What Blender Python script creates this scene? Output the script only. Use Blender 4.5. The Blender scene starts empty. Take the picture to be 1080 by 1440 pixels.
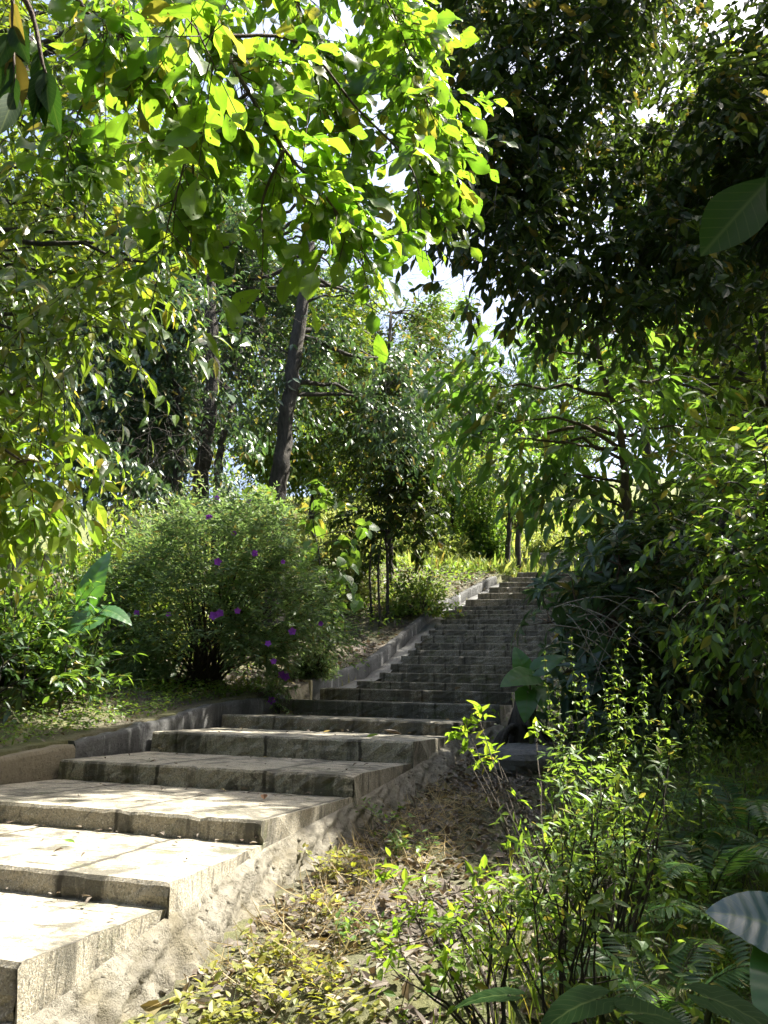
import bpy, math
import numpy as np
from mathutils import Vector, Matrix

# ------------------------------------------------------------------ scene, camera
sc = bpy.context.scene
col = sc.collection
EYE = 1.75
F = 1120.0
PITCH, ROLL = math.radians(13.3), math.radians(1.4)
cam_pos = np.array([0.0, 0.0, EYE])
_r0 = np.array([1.0, 0, 0])
_fw = np.array([0, math.cos(PITCH), math.sin(PITCH)])
_u0 = np.array([0, -math.sin(PITCH), math.cos(PITCH)])
_rt = math.cos(ROLL) * _r0 + math.sin(ROLL) * _u0
_up = -math.sin(ROLL) * _r0 + math.cos(ROLL) * _u0


def at(px, py, Y):
    """world point seen at a photo pixel, at forward distance Y"""
    d = _fw + (px - 540) / F * _rt - (py - 720) / F * _up
    return cam_pos + d * (Y / d[1])


def proj(p):
    v = np.asarray(p, float) - cam_pos
    z = v @ _fw
    return 540 + F * (v @ _rt) / z, 720 - F * (v @ _up) / z


cd = bpy.data.cameras.new("camera")
cam = bpy.data.objects.new("camera", cd)
col.objects.link(cam)
cd.sensor_fit = 'VERTICAL'
cd.sensor_height = 36
cd.lens = 36 * F / 1440
cd.clip_start = 0.05
cd.clip_end = 1000
M = Matrix(((_rt[0], _up[0], -_fw[0]), (_rt[1], _up[1], -_fw[1]), (_rt[2], _up[2], -_fw[2])))
cam.matrix_world = Matrix.Translation(Vector(cam_pos)) @ M.to_4x4()
sc.camera = cam

# ------------------------------------------------------------------ light
SUN_AZ, SUN_EL = math.radians(68), math.radians(57)
SUN = np.array([math.sin(SUN_AZ) * math.cos(SUN_EL), math.cos(SUN_AZ) * math.cos(SUN_EL), math.sin(SUN_EL)])
w = bpy.data.worlds.new("World")
sc.world = w
w.use_nodes = True
nt = w.node_tree
bg = nt.nodes['Background']
sky = nt.nodes.new('ShaderNodeTexSky')
sky.sky_type = 'NISHITA'
sky.sun_disc = False
sky.sun_elevation = SUN_EL
sky.sun_rotation = SUN_AZ
sky.dust_density = 5.0
sky.air_density = 0.9
nt.links.new(sky.outputs[0], bg.inputs[0])
bg.inputs[1].default_value = 0.1
ld = bpy.data.lights.new("sun", 'SUN')
ld.energy = 5.0
ld.angle = math.radians(0.53)
ld.color = (1.0, 0.95, 0.84)
lo = bpy.data.objects.new("sun", ld)
col.objects.link(lo)
lo.rotation_euler = Vector(SUN).to_track_quat('Z', 'Y').to_euler()
lo.location = (20, 10, 30)
sc.view_settings.view_transform = 'Standard'
sc.view_settings.look = 'None'
sc.view_settings.exposure = 2.12
sc.view_settings.gamma = 1
sc.cycles.max_bounces = 4
sc.cycles.diffuse_bounces = 2
sc.cycles.glossy_bounces = 2
sc.cycles.transmission_bounces = 2
sc.cycles.adaptive_threshold = 0.02
sc.cycles.sample_clamp_indirect = 6.0


# ------------------------------------------------------------------ helpers
def unit(a):
    a = np.asarray(a, float)
    return a / (np.linalg.norm(a, axis=-1, keepdims=True) + 1e-9)


def rdir(rng, n):
    return unit(rng.normal(size=(n, 3)))


def tag(o, label=None, cat=None, group=None, kind=None):
    if label:
        o['label'] = label
    if cat:
        o['category'] = cat
    if group:
        o['group'] = group
    if kind:
        o['kind'] = kind
    return o


def empty(name, loc, label, cat, group=None):
    o = bpy.data.objects.new(name, None)
    col.objects.link(o)
    o.location = Vector(loc)
    o.empty_display_size = 0.2
    return tag(o, label, cat, group)


class MB:
    def __init__(s):
        s.v, s.l, s.c, s.a, s.m, s.n = [], [], [], [], [], 0

    def add(s, verts, loops, counts, attr=None):
        verts = np.asarray(verts, float).reshape(-1, 3)
        s.v.append(verts)
        s.l.append(np.asarray(loops, np.int64) + s.n)
        s.c.append(np.asarray(counts, np.int64))
        s.a.append(np.zeros((len(verts), 3)) if attr is None else np.asarray(attr, float))
        s.n += len(verts)

    def build(s, name, mat, parent=None, smooth=False, origin=None):
        if not s.v:
            s.add([[0, 0, 0], [0.001, 0, 0], [0, 0.001, 0]], [0, 1, 2], [3])
        v = np.concatenate(s.v)
        if parent is not None:
            v = v - np.array(world_loc(parent))
        elif origin is not None:
            v = v - np.asarray(origin)
        l = np.concatenate(s.l)
        c = np.concatenate(s.c)
        a = np.concatenate(s.a)
        me = bpy.data.meshes.new(name)
        me.vertices.add(len(v))
        me.vertices.foreach_set('co', v.astype(np.float32).ravel())
        me.loops.add(len(l))
        me.loops.foreach_set('vertex_index', l.astype(np.int32))
        me.polygons.add(len(c))
        st = np.concatenate([[0], np.cumsum(c)[:-1]])
        me.polygons.foreach_set('loop_start', st.astype(np.int32))
        me.polygons.foreach_set('use_smooth', np.full(len(c), smooth, dtype=bool))
        at_ = me.attributes.new('leaf', 'FLOAT_VECTOR', 'POINT')
        at_.data.foreach_set('vector', a.astype(np.float32).ravel())
        me.update(calc_edges=True)
        me.validate()
        for mm in (mat if isinstance(mat, (list, tuple)) else [mat]):
            me.materials.append(mm)
        o = bpy.data.objects.new(name, me)
        col.objects.link(o)
        if parent is not None:
            o.parent = parent
        elif origin is not None:
            o.location = Vector(origin)
        return o


def world_loc(o):
    p = Vector(o.location)
    while o.parent:
        o = o.parent
        p = p + o.location
    return p


def tube(mb, pts, radii, sides=7, cap=True, rng=None, rough=0.0):
    pts = np.asarray(pts, float)
    k = len(pts)
    radii = np.broadcast_to(np.asarray(radii, float), (k,))
    T = unit(np.gradient(pts, axis=0))
    ref = np.array([0, 0, 1.0]) if abs(T[0][2]) < 0.9 else np.array([1.0, 0, 0])
    A = unit(np.cross(T, ref))
    B = np.cross(T, A)
    th = np.linspace(0, 2 * np.pi, sides, endpoint=False)
    rr = radii[:, None] * np.ones(sides)
    if rng is not None and rough:
        rr = rr * (1 + rough * rng.normal(size=rr.shape))
    V = pts[:, None] + rr[..., None] * (np.cos(th)[None, :, None] * A[:, None] + np.sin(th)[None, :, None] * B[:, None])
    i = np.arange(k - 1)[:, None] * sides
    j = np.arange(sides)[None]
    jn = (j + 1) % sides
    q = np.stack([i + j, i + jn, i + sides + jn, i + sides + j], -1).reshape(-1, 4)
    loops = list(q.ravel())
    counts = [4] * len(q)
    if cap:
        loops += list(range((k - 1) * sides, k * sides)) + list(range(sides - 1, -1, -1))
        counts += [sides, sides]
    at_ = np.zeros((k * sides, 3))
    at_[:, 1] = np.repeat(np.linspace(0, 1, k), sides)
    mb.add(V.reshape(-1, 3), loops, counts, at_)


def bez(p0, p1, p2, k=8):
    t = np.linspace(0, 1, k)[:, None]
    p0, p1, p2 = map(lambda a: np.asarray(a, float), (p0, p1, p2))
    return (1 - t) ** 2 * p0 + 2 * t * (1 - t) * p1 + t * t * p2


def smooth_path(pts, k=6):
    pts = np.asarray(pts, float)
    P = np.vstack([2 * pts[0] - pts[1], pts, 2 * pts[-1] - pts[-2]])
    out = []
    for i in range(1, len(P) - 2):
        for t in np.linspace(0, 1, k, endpoint=False):
            a, b, c, d = P[i - 1:i + 3]
            out.append(0.5 * ((2 * b) + (c - a) * t + (2 * a - 5 * b + 4 * c - d) * t * t + (3 * b - a - 3 * c + d) * t ** 3))
    out.append(pts[-1])
    return np.array(out)


def sticks(mb, A, B, r0, r1):
    """many thin three-sided twigs"""
    A = np.asarray(A, float)
    B = np.asarray(B, float)
    n = len(A)
    if n == 0:
        return
    T = unit(B - A)
    X = unit(np.cross(T, np.array([0.3, 0.2, 0.93])))
    Y = np.cross(T, X)
    V = np.zeros((n, 6, 3))
    for k in range(3):
        o = math.cos(k * 2.094) * X + math.sin(k * 2.094) * Y
        V[:, k] = A + o * r0
        V[:, 3 + k] = B + o * r1
    base = np.array([0, 1, 4, 3, 1, 2, 5, 4, 2, 0, 3, 5])
    loops = (np.arange(n)[:, None] * 6 + base).ravel()
    mb.add(V.reshape(-1, 3), loops, np.full(n * 3, 4))


def template(rows, prof, cols=1):
    """leaf outline: rows between base and tip, half width prof(v), cols per side"""
    vs = np.linspace(0, 1, rows + 2)
    P = [(0, 0)]
    for v in vs[1:-1]:
        for c in range(-cols, cols + 1):
            P.append((c / cols * prof(v), v))
    P.append((0, 1))
    w_ = 2 * cols + 1
    loops, counts = [], []
    for c in range(w_ - 1):
        loops += [0, 1 + c + 1, 1 + c]
        counts.append(3)
    for r in range(rows - 1):
        a = 1 + r * w_
        for c in range(w_ - 1):
            loops += [a + c, a + c + 1, a + w_ + c + 1, a + w_ + c]
            counts.append(4)
    a = 1 + (rows - 1) * w_
    tip = len(P) - 1
    for c in range(w_ - 1):
        loops += [a + c, a + c + 1, tip]
        counts.append(3)
    return np.array(P, float), np.array(loops), np.array(counts)


ovate = lambda v: math.sin(math.pi * v ** 0.75) ** 0.8
lance = lambda v: math.sin(math.pi * v ** 0.8)
obov = lambda v: math.sin(math.pi * v ** 1.25) ** 0.85
T_TINY = (np.array([(0, 0), (0.95, 0.45), (0, 1), (-0.95, 0.45)], float), np.array([0, 1, 2, 0, 2, 3]), np.array([3, 3]))
T_MID = template(2, ovate)
T_LAN = template(3, lance)
T_OV = template(4, ovate)
T_FINE = template(7, obov, 2)
T_FINEL = template(7, lance, 2)


class Leaves:
    def __init__(s):
        s.d = []

    def add(s, P, D, N, L, W, droop=0.15, rnd=None, rng=None):
        n = len(P)
        if n == 0:
            return
        rng = rng or np.random.default_rng(1)
        b = lambda x: np.broadcast_to(np.asarray(x, float), (n,)).copy()
        s.d.append((np.asarray(P, float), unit(D), np.asarray(N, float), b(L), b(W), b(droop), b(rng.random(n) if rnd is None else rnd)))

    def cat(s):
        return [np.concatenate([x[i] for x in s.d]) for i in range(7)]

    def filter(s, fn):
        if s.d:
            a = s.cat()
            k = fn(a[0])
            s.d = [tuple(x[k] for x in a)]

    def put(s, mb, tmpl, fold=0.25, wave=0.0):
        if not s.d:
            return
        P, D, N, L, W, dr, rn = s.cat()
        N = unit(N - (N * D).sum(1, keepdims=True) * D + 1e-6)
        B = np.cross(D, N)
        uv, loops, counts = tmpl
        u, v = uv[:, 0], uv[:, 1]
        n, k = len(P), len(uv)
        up = fold * np.abs(u)[None] * W[:, None] / 2 - dr[:, None] * L[:, None] * v[None] ** 2
        if wave:
            up = up + wave * W[:, None] * np.sin(v[None] * 9 + rn[:, None] * 20) * u[None]
        V = P[:, None] + D[:, None] * (v[None] * L[:, None])[..., None] + B[:, None] * (u[None] * W[:, None] / 2)[..., None] + N[:, None] * up[..., None]
        a = np.zeros((n, k, 3))
        a[..., 0] = u
        a[..., 1] = v
        a[..., 2] = rn[:, None]
        lp = (np.arange(n)[:, None] * k + loops).ravel()
        mb.add(V.reshape(-1, 3), lp, np.tile(counts, n), a.reshape(-1, 3))

    def build(s, name, mat, parent, tmpl, fold=0.25, wave=0.0, smooth=False):
        mb = MB()
        s.put(mb, tmpl, fold, wave)
        return mb.build(name, mat, parent, smooth)


# gaps in the canopy: anything that would shade these spots is thinned out
LIT = []


def sun_gap(P, rng, keep=0.01, spots=None):
    k = np.ones(len(P), bool)
    for c, r in (spots or LIT):
        v = P - c
        t = v @ SUN
        d = np.linalg.norm(v - t[:, None] * SUN, axis=1)
        k &= ~((t > r * 0.6) & (d < r) & (rng.random(len(P)) > keep))
    return k


def seen_gap(P, holes, rng):
    """keep small openings in a crown (px, py, radius)"""
    v = P - cam_pos
    z = v @ _fw
    x = 540 + F * (v @ _rt) / z
    y = 720 - F * (v @ _up) / z
    k = np.ones(len(P), bool)
    for (hx, hy, hr) in holes:
        k &= ~((z > 0) & ((x - hx) ** 2 + (y - hy) ** 2 < (hr * (0.7 + 0.6 * rng.random(len(P)))) ** 2))
    return k


# ------------------------------------------------------------------ materials
def new_mat(name):
    m = bpy.data.materials.new(name)
    m.use_nodes = True
    n = m.node_tree
    return m, n, n.nodes['Principled BSDF'], n.nodes['Material Output']


def nd(n, t, **kw):
    x = n.nodes.new(t)
    for k, v in kw.items():
        setattr(x, k, v)
    return x


def mixc(n, fac, a, b, blend='MIX'):
    x = nd(n, 'ShaderNodeMix', data_type='RGBA', blend_type=blend)
    for s, v in ((0, fac), (6, a), (7, b)):
        if hasattr(v, 'links') or isinstance(v, bpy.types.NodeSocket):
            n.links.new(v, x.inputs[s])
        else:
            x.inputs[s].default_value = v if s == 0 else (*v, 1)
    return x.outputs[2]


def ramp(n, fac, stops):
    r = nd(n, 'ShaderNodeValToRGB')
    e = r.color_ramp.elements
    while len(e) < len(stops):
        e.new(0.5)
    for i, (p, c) in enumerate(stops):
        e[i].position = p
        e[i].color = (c, c, c, 1) if isinstance(c, (int, float)) else (*c, 1)
    n.links.new(fac, r.inputs[0])
    return r.outputs[0]


def noise(n, scale, detail=6, rough=0.6, vec=None, stretch=None):
    t = nd(n, 'ShaderNodeTexNoise')
    t.inputs['Scale'].default_value = scale
    t.inputs['Detail'].default_value = detail
    t.inputs['Roughness'].default_value = rough
    if vec is None:
        vec = nd(n, 'ShaderNodeTexCoord').outputs['Object']
    if stretch:
        mp = nd(n, 'ShaderNodeMapping')
        mp.inputs['Scale'].default_value = stretch
        mp.inputs['Rotation'].default_value = (0, 0, math.radians(17))
        n.links.new(vec, mp.inputs[0])
        vec = mp.outputs[0]
    n.links.new(vec, t.inputs['Vector'])
    return t.outputs['Fac']


def leaf_mat(name, c1, c2, t1, t2, fac=0.4, rough=0.4, veins=False, spots=0.0, spec=0.5, holes=False, aged=True):
    m, n, p, out = new_mat(name)
    a = nd(n, 'ShaderNodeAttribute', attribute_name='leaf')
    sp = nd(n, 'ShaderNodeSeparateXYZ')
    n.links.new(a.outputs['Vector'], sp.inputs[0])
    r = sp.outputs[2]
    base = mixc(n, r, c1, c2)
    tr = mixc(n, r, t1, t2)
    old = ramp(n, r, [(0.925, 0.0), (0.945, 0.65 if aged else 0.0)])
    base = mixc(n, old, base, (0.2, 0.16, 0.03))
    tr = mixc(n, old, tr, (0.45, 0.3, 0.05))
    if spots:
        ns = noise(n, 30, 3)
        k = ramp(n, ns, [(0.62, 0.0), (0.7, spots)])
        base = mixc(n, k, base, (0.12, 0.09, 0.03))
    if veins:
        ab = nd(n, 'ShaderNodeMath', operation='ABSOLUTE')
        n.links.new(sp.outputs[0], ab.inputs[0])
        mid = ramp(n, ab.outputs[0], [(0.0, 1.0), (0.09, 0.0)])
        mu = nd(n, 'ShaderNodeMath', operation='MULTIPLY_ADD')
        n.links.new(ab.outputs[0], mu.inputs[0])
        mu.inputs[1].default_value = -0.28
        n.links.new(sp.outputs[1], mu.inputs[2])
        m2 = nd(n, 'ShaderNodeMath', operation='MULTIPLY')
        n.links.new(mu.outputs[0], m2.inputs[0])
        m2.inputs[1].default_value = 9.0
        fr = nd(n, 'ShaderNodeMath', operation='FRACT')
        n.links.new(m2.outputs[0], fr.inputs[0])
        side = ramp(n, fr.outputs[0], [(0.0, 0.7), (0.14, 0.0)])
        mx = nd(n, 'ShaderNodeMath', operation='MAXIMUM')
        n.links.new(mid, mx.inputs[0])
        n.links.new(side, mx.inputs[1])
        lighten = mixc(n, 0.35, base, (0.25, 0.32, 0.1))
        base = mixc(n, mx.outputs[0], base, lighten)
        tr = mixc(n, mx.outputs[0], tr, mixc(n, 0.6, tr, (0.1, 0.16, 0.02)))
    n.links.new(base, p.inputs['Base Color'])
    p.inputs['Roughness'].default_value = rough
    p.inputs['Specular IOR Level'].default_value = spec
    t = nd(n, 'ShaderNodeBsdfTranslucent')
    n.links.new(tr, t.inputs[0])
    mx = nd(n, 'ShaderNodeMixShader')
    mx.inputs[0].default_value = fac
    n.links.new(p.outputs[0], mx.inputs[1])
    n.links.new(t.outputs[0], mx.inputs[2])
    if holes:
        hm = ramp(n, noise(n, 42, 1, 0.5), [(0.69, 0.0), (0.7, 1.0)])
        tp = nd(n, 'ShaderNodeBsdfTransparent')
        m3 = nd(n, 'ShaderNodeMixShader')
        n.links.new(hm, m3.inputs[0])
        n.links.new(mx.outputs[0], m3.inputs[1])
        n.links.new(tp.outputs[0], m3.inputs[2])
        mx = m3
    n.links.new(mx.outputs[0], out.inputs[0])
    return m


def bump(n, p, h, strength=0.5, dist=0.02):
    b = nd(n, 'ShaderNodeBump')
    b.inputs['Strength'].default_value = strength
    b.inputs['Distance'].default_value = dist
    n.links.new(h, b.inputs['Height'])
    n.links.new(b.outputs[0], p.inputs['Normal'])


def bark_mat(name, c1, c2, scale=14):
    m, n, p, out = new_mat(name)
    f = noise(n, scale, 6, 0.7, stretch=(1, 1, 0.25))
    n.links.new(mixc(n, ramp(n, f, [(0.35, 0.0), (0.65, 1.0)]), c1, c2), p.inputs['Base Color'])
    p.inputs['Roughness'].default_value = 0.9
    bump(n, p, f, 1.0, 0.05)
    return m


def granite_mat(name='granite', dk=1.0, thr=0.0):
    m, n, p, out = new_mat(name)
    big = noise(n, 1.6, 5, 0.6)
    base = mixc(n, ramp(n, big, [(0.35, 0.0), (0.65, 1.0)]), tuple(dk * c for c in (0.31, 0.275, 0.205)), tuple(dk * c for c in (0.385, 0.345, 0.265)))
    sp = noise(n, 85, 3, 0.8)
    base = mixc(n, ramp(n, sp, [(0.42, 0.65), (0.5, 0.0)]), base, (0.11, 0.105, 0.09))
    sp2 = noise(n, 120, 2, 0.7)
    base = mixc(n, ramp(n, sp2, [(0.57, 0.0), (0.64, 0.6)]), base, (0.62, 0.6, 0.54))
    # algae and water stains, drawn out downwards
    st = noise(n, 2.6, 6, 0.72, stretch=(1.3, 1.3, 0.22))
    base = mixc(n, ramp(n, st, [(0.51 - thr, 0.0), (0.6 - thr, 0.8)]), base, (0.06, 0.056, 0.042))
    at_ = nd(n, 'ShaderNodeAttribute', attribute_name='leaf')
    sx = nd(n, 'ShaderNodeSeparateXYZ')
    n.links.new(at_.outputs['Vector'], sx.inputs[0])
    jn = nd(n, 'ShaderNodeMath', operation='MULTIPLY_ADD')
    n.links.new(noise(n, 4, 5, 0.7), jn.inputs[0])
    jn.inputs[1].default_value = 0.07
    n.links.new(sx.outputs[0], jn.inputs[2])
    pp = nd(n, 'ShaderNodeMath', operation='PINGPONG')
    n.links.new(jn.outputs[0], pp.inputs[0])
    pp.inputs[1].default_value = 0.42
    base = mixc(n, ramp(n, pp.outputs[0], [(0.0, 0.55), (0.1, 0.0)]), base, mixc(n, ramp(n, noise(n, 9, 5, 0.7), [(0.42, 0.0), (0.55, 1.0)]), base, (0.06, 0.055, 0.04)))
    ln = nd(n, 'ShaderNodeMath', operation='MULTIPLY_ADD')
    n.links.new(noise(n, 2.2, 5, 0.7), ln.inputs[0])
    ln.inputs[1].default_value = 0.13
    n.links.new(sx.outputs[1], ln.inputs[2])
    lp_ = nd(n, 'ShaderNodeMath', operation='PINGPONG')
    n.links.new(ln.outputs[0], lp_.inputs[0])
    lp_.inputs[1].default_value = 0.115
    on = nd(n, 'ShaderNodeMath', operation='GREATER_THAN')
    n.links.new(sx.outputs[1], on.inputs[0])
    on.inputs[1].default_value = 1.02
    lk = nd(n, 'ShaderNodeMath', operation='MULTIPLY')
    n.links.new(ramp(n, lp_.outputs[0], [(0.004, 0.9), (0.014, 0.0)]), lk.inputs[0])
    n.links.new(on.outputs[0], lk.inputs[1])
    lk2 = nd(n, 'ShaderNodeMath', operation='MULTIPLY')
    n.links.new(lk.outputs[0], lk2.inputs[0])
    n.links.new(ramp(n, noise(n, 3.1, 4, 0.7), [(0.45, 0.0), (0.55, 1.0)]), lk2.inputs[1])
    base = mixc(n, lk2.outputs[0], base, (0.07, 0.06, 0.04))
    base = mixc(n, ramp(n, pp.outputs[0], [(0.008, 0.9), (0.018, 0.0)]), base, (0.035, 0.03, 0.022))
    st2 = noise(n, 5.5, 5, 0.7, stretch=(1, 1, 0.5))
    base = mixc(n, ramp(n, st2, [(0.55, 0.0), (0.7, 0.5)]), base, (0.16, 0.13, 0.07))
    ms = noise(n, 3.3, 7, 0.75)
    base = mixc(n, ramp(n, ms, [(0.56, 0.0), (0.66, 0.75)]), base, (0.085, 0.095, 0.04))
    wt = noise(n, 11, 6, 0.8)
    base = mixc(n, ramp(n, wt, [(0.58, 0.0), (0.68, 0.6)]), base, (0.12, 0.105, 0.075))
    # chisel lines that run along the step
    ch = noise(n, 5, 5, 0.65, stretch=(0.45, 7.5, 1))
    base = mixc(n, ramp(n, ch, [(0.36, 0.85), (0.43, 0.0)]), base, (0.10, 0.09, 0.07))
    n.links.new(base, p.inputs['Base Color'])
    p.inputs['Roughness'].default_value = 0.85
    ad = nd(n, 'ShaderNodeMath', operation='ADD')
    n.links.new(ch, ad.inputs[0])
    n.links.new(noise(n, 60, 4, 0.8), ad.inputs[1])
    bump(n, p, ad.outputs[0], 0.55, 0.012)
    return m


def concrete_mat(name, c1, c2, dark, streak=True):
    m, n, p, out = new_mat(name)
    b = noise(n, 3.5, 8, 0.65)
    base = mixc(n, ramp(n, b, [(0.3, 0.0), (0.7, 1.0)]), c1, c2)
    if streak:
        s = noise(n, 7, 5, 0.7, stretch=(1, 1, 0.12))
        base = mixc(n, ramp(n, s, [(0.56, 0.0), (0.66, 0.85)]), base, (0.34, 0.34, 0.33))
        s2 = noise(n, 2.2, 5, 0.7, stretch=(1, 1, 0.3))
        base = mixc(n, ramp(n, s2, [(0.5, 0.0), (0.62, 0.8)]), base, dark)
    f = noise(n, 45, 6, 0.75)
    base = mixc(n, ramp(n, f, [(0.36, 0.7), (0.46, 0.0)]), base, dark)
    n.links.new(base, p.inputs['Base Color'])
    p.inputs['Roughness'].default_value = 0.92
    bump(n, p, noise(n, 28, 8, 0.75), 0.7, 0.03)
    return m


def ground_mat():
    m, n, p, out = new_mat('soil_and_litter')
    a = noise(n, 1.1, 6, 0.65)
    base = mixc(n, ramp(n, a, [(0.35, 0.0), (0.65, 1.0)]), (0.065, 0.052, 0.04), (0.125, 0.108, 0.088))
    b = noise(n, 22, 6, 0.75)
    base = mixc(n, ramp(n, b, [(0.4, 0.8), (0.52, 0.0)]), base, (0.05, 0.038, 0.026))
    c = noise(n, 40, 4, 0.7)
    base = mixc(n, ramp(n, c, [(0.57, 0.0), (0.66, 0.7)]), base, (0.2, 0.17, 0.13))
    # green moss and short grass takes over away from the stairs
    geo = nd(n, 'ShaderNodeNewGeometry')
    sx = nd(n, 'ShaderNodeSeparateXYZ')
    n.links.new(geo.outputs['Position'], sx.inputs[0])
    g = ramp(n, noise(n, 0.5, 5, 0.6), [(0.4, 0.0), (0.6, 0.7)])
    far = nd(n, 'ShaderNodeMapRange')
    n.links.new(sx.outputs[1], far.inputs[0])
    far.inputs[1].default_value = 19
    far.inputs[2].default_value = 25
    gm = nd(n, 'ShaderNodeMath', operation='MAXIMUM')
    n.links.new(g, gm.inputs[0])
    n.links.new(far.outputs[0], gm.inputs[1])
    base = mixc(n, gm.outputs[0], base, mixc(n, ramp(n, noise(n, 3, 5, 0.7), [(0.35, 0.0), (0.65, 1.0)]), (0.06, 0.085, 0.02), (0.16, 0.17, 0.04)))
    n.links.new(base, p.inputs['Base Color'])
    p.inputs['Roughness'].default_value = 0.95
    bump(n, p, b, 0.8, 0.04)
    return m


M_granite = granite_mat()
M_granite_shaded = granite_mat('shaded_granite', 0.5, 0.05)  # shade of the upper flight put into the colour: darker, more stained granite
M_wall = concrete_mat('weathered_concrete', (0.065, 0.065, 0.063), (0.12, 0.12, 0.116), (0.028, 0.028, 0.026))
def foot_mat():
    m, n, p, out = new_mat('rough_concrete')
    b = noise(n, 3.5, 8, 0.65)
    base = mixc(n, ramp(n, b, [(0.3, 0.0), (0.7, 1.0)]), (0.15, 0.135, 0.105), (0.28, 0.26, 0.21))
    v = nd(n, 'ShaderNodeTexVoronoi', feature='DISTANCE_TO_EDGE')
    v.inputs['Scale'].default_value = 7
    tc = nd(n, 'ShaderNodeTexCoord')
    wn = nd(n, 'ShaderNodeTexNoise')
    wn.inputs['Scale'].default_value = 9
    wn.inputs['Detail'].default_value = 5
    n.links.new(tc.outputs['Object'], wn.inputs['Vector'])
    wv = nd(n, 'ShaderNodeVectorMath', operation='MULTIPLY_ADD')
    n.links.new(wn.outputs['Color'], wv.inputs[0])
    wv.inputs[1].default_value = (0.35, 0.35, 0.35)
    n.links.new(tc.outputs['Object'], wv.inputs[2])
    n.links.new(wv.outputs[0], v.inputs['Vector'])
    pits = noise(n, 16, 6, 0.8)
    pit = ramp(n, pits, [(0.34, 1.0), (0.42, 0.0)])
    crack = ramp(n, v.outputs[0], [(0.0, 0.8), (0.022, 0.0)])
    base = mixc(n, crack, base, (0.07, 0.06, 0.045))
    base = mixc(n, pit, base, (0.06, 0.05, 0.035))
    st = noise(n, 2.2, 6, 0.7)
    base = mixc(n, ramp(n, st, [(0.52, 0.0), (0.64, 0.7)]), base, (0.14, 0.12, 0.075))
    n.links.new(base, p.inputs['Base Color'])
    p.inputs['Roughness'].default_value = 0.95
    h = nd(n, 'ShaderNodeMath', operation='ADD')
    n.links.new(ramp(n, pits, [(0.3, 0.0), (0.5, 1.0)]), h.inputs[0])
    n.links.new(noise(n, 50, 6, 0.8), h.inputs[1])
    bump(n, p, h.outputs[0], 0.7, 0.018)
    return m


M_foot = foot_mat()
M_foot0 = concrete_mat('rough_concrete', (0.27, 0.25, 0.2), (0.38, 0.355, 0.29), (0.1, 0.088, 0.062), streak=False)
M_gutter = concrete_mat('gutter_concrete', (0.13, 0.13, 0.125), (0.22, 0.22, 0.21), (0.06, 0.06, 0.055), streak=False)
M_pale = concrete_mat('pale_stone', (0.45, 0.38, 0.24), (0.55, 0.47, 0.32), (0.2, 0.15, 0.08), streak=False)
M_wall_sunlit = concrete_mat('sunlit_concrete', (0.17, 0.145, 0.1), (0.25, 0.215, 0.15), (0.07, 0.06, 0.045), streak=False)  # paler tan copy of the wall concrete, sunlight put into its colour
M_ground = ground_mat()
M_bark = bark_mat('grey_brown_bark', (0.022, 0.019, 0.015), (0.075, 0.065, 0.052), 20)
M_barkr = bark_mat('brown_bark', (0.06, 0.042, 0.028), (0.14, 0.10, 0.07))
M_barkl = bark_mat('pale_bark', (0.15, 0.14, 0.11), (0.28, 0.26, 0.21))
M_twig = bark_mat('dark_twig', (0.025, 0.02, 0.014), (0.07, 0.055, 0.035), 40)
M_stem = bark_mat('green_stem', (0.05, 0.07, 0.02), (0.10, 0.12, 0.04), 40)
M_straw = bark_mat('dry_straw', (0.28, 0.22, 0.12), (0.42, 0.34, 0.2), 40)
M_rock = concrete_mat('grey_rock', (0.10, 0.10, 0.10), (0.18, 0.175, 0.17), (0.045, 0.045, 0.045), streak=False)

L_big = leaf_mat('broad_backlit_leaf', (0.045, 0.085, 0.012), (0.075, 0.13, 0.018), (0.17, 0.38, 0.02), (0.36, 0.56, 0.03), 0.5, 0.35, veins=True, spots=0.5, holes=True)
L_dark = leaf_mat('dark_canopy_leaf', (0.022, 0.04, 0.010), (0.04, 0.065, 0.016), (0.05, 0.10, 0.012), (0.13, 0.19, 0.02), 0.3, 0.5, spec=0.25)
L_left = leaf_mat('glossy_light_leaf', (0.035, 0.075, 0.016), (0.07, 0.12, 0.025), (0.2, 0.34, 0.02), (0.4, 0.5, 0.03), 0.38, 0.3, spec=0.6)
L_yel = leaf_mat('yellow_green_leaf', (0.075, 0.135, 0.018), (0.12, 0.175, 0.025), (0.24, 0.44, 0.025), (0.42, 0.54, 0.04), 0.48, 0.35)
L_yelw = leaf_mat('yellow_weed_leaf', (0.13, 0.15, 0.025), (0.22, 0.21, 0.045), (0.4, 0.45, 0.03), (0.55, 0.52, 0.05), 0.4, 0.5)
L_blue = leaf_mat('deep_green_leaf', (0.038, 0.076, 0.042), (0.07, 0.115, 0.066), (0.07, 0.15, 0.04), (0.15, 0.25, 0.06), 0.3, 0.36, spec=0.6)
L_mid = leaf_mat('mid_green_leaf', (0.04, 0.09, 0.02), (0.07, 0.14, 0.025), (0.16, 0.32, 0.03), (0.3, 0.45, 0.04), 0.4, 0.38)
L_large = leaf_mat('long_glossy_leaf', (0.045, 0.11, 0.035), (0.085, 0.165, 0.05), (0.16, 0.36, 0.03), (0.32, 0.5, 0.05), 0.4, 0.3, veins=True)
L_bush = leaf_mat('sage_bush_leaf', (0.055, 0.105, 0.04), (0.12, 0.175, 0.075), (0.18, 0.32, 0.07), (0.32, 0.44, 0.12), 0.4, 0.5)
L_weed = leaf_mat('weed_leaf', (0.05, 0.11, 0.02), (0.10, 0.17, 0.035), (0.2, 0.36, 0.03), (0.34, 0.46, 0.05), 0.4, 0.45)
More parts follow.
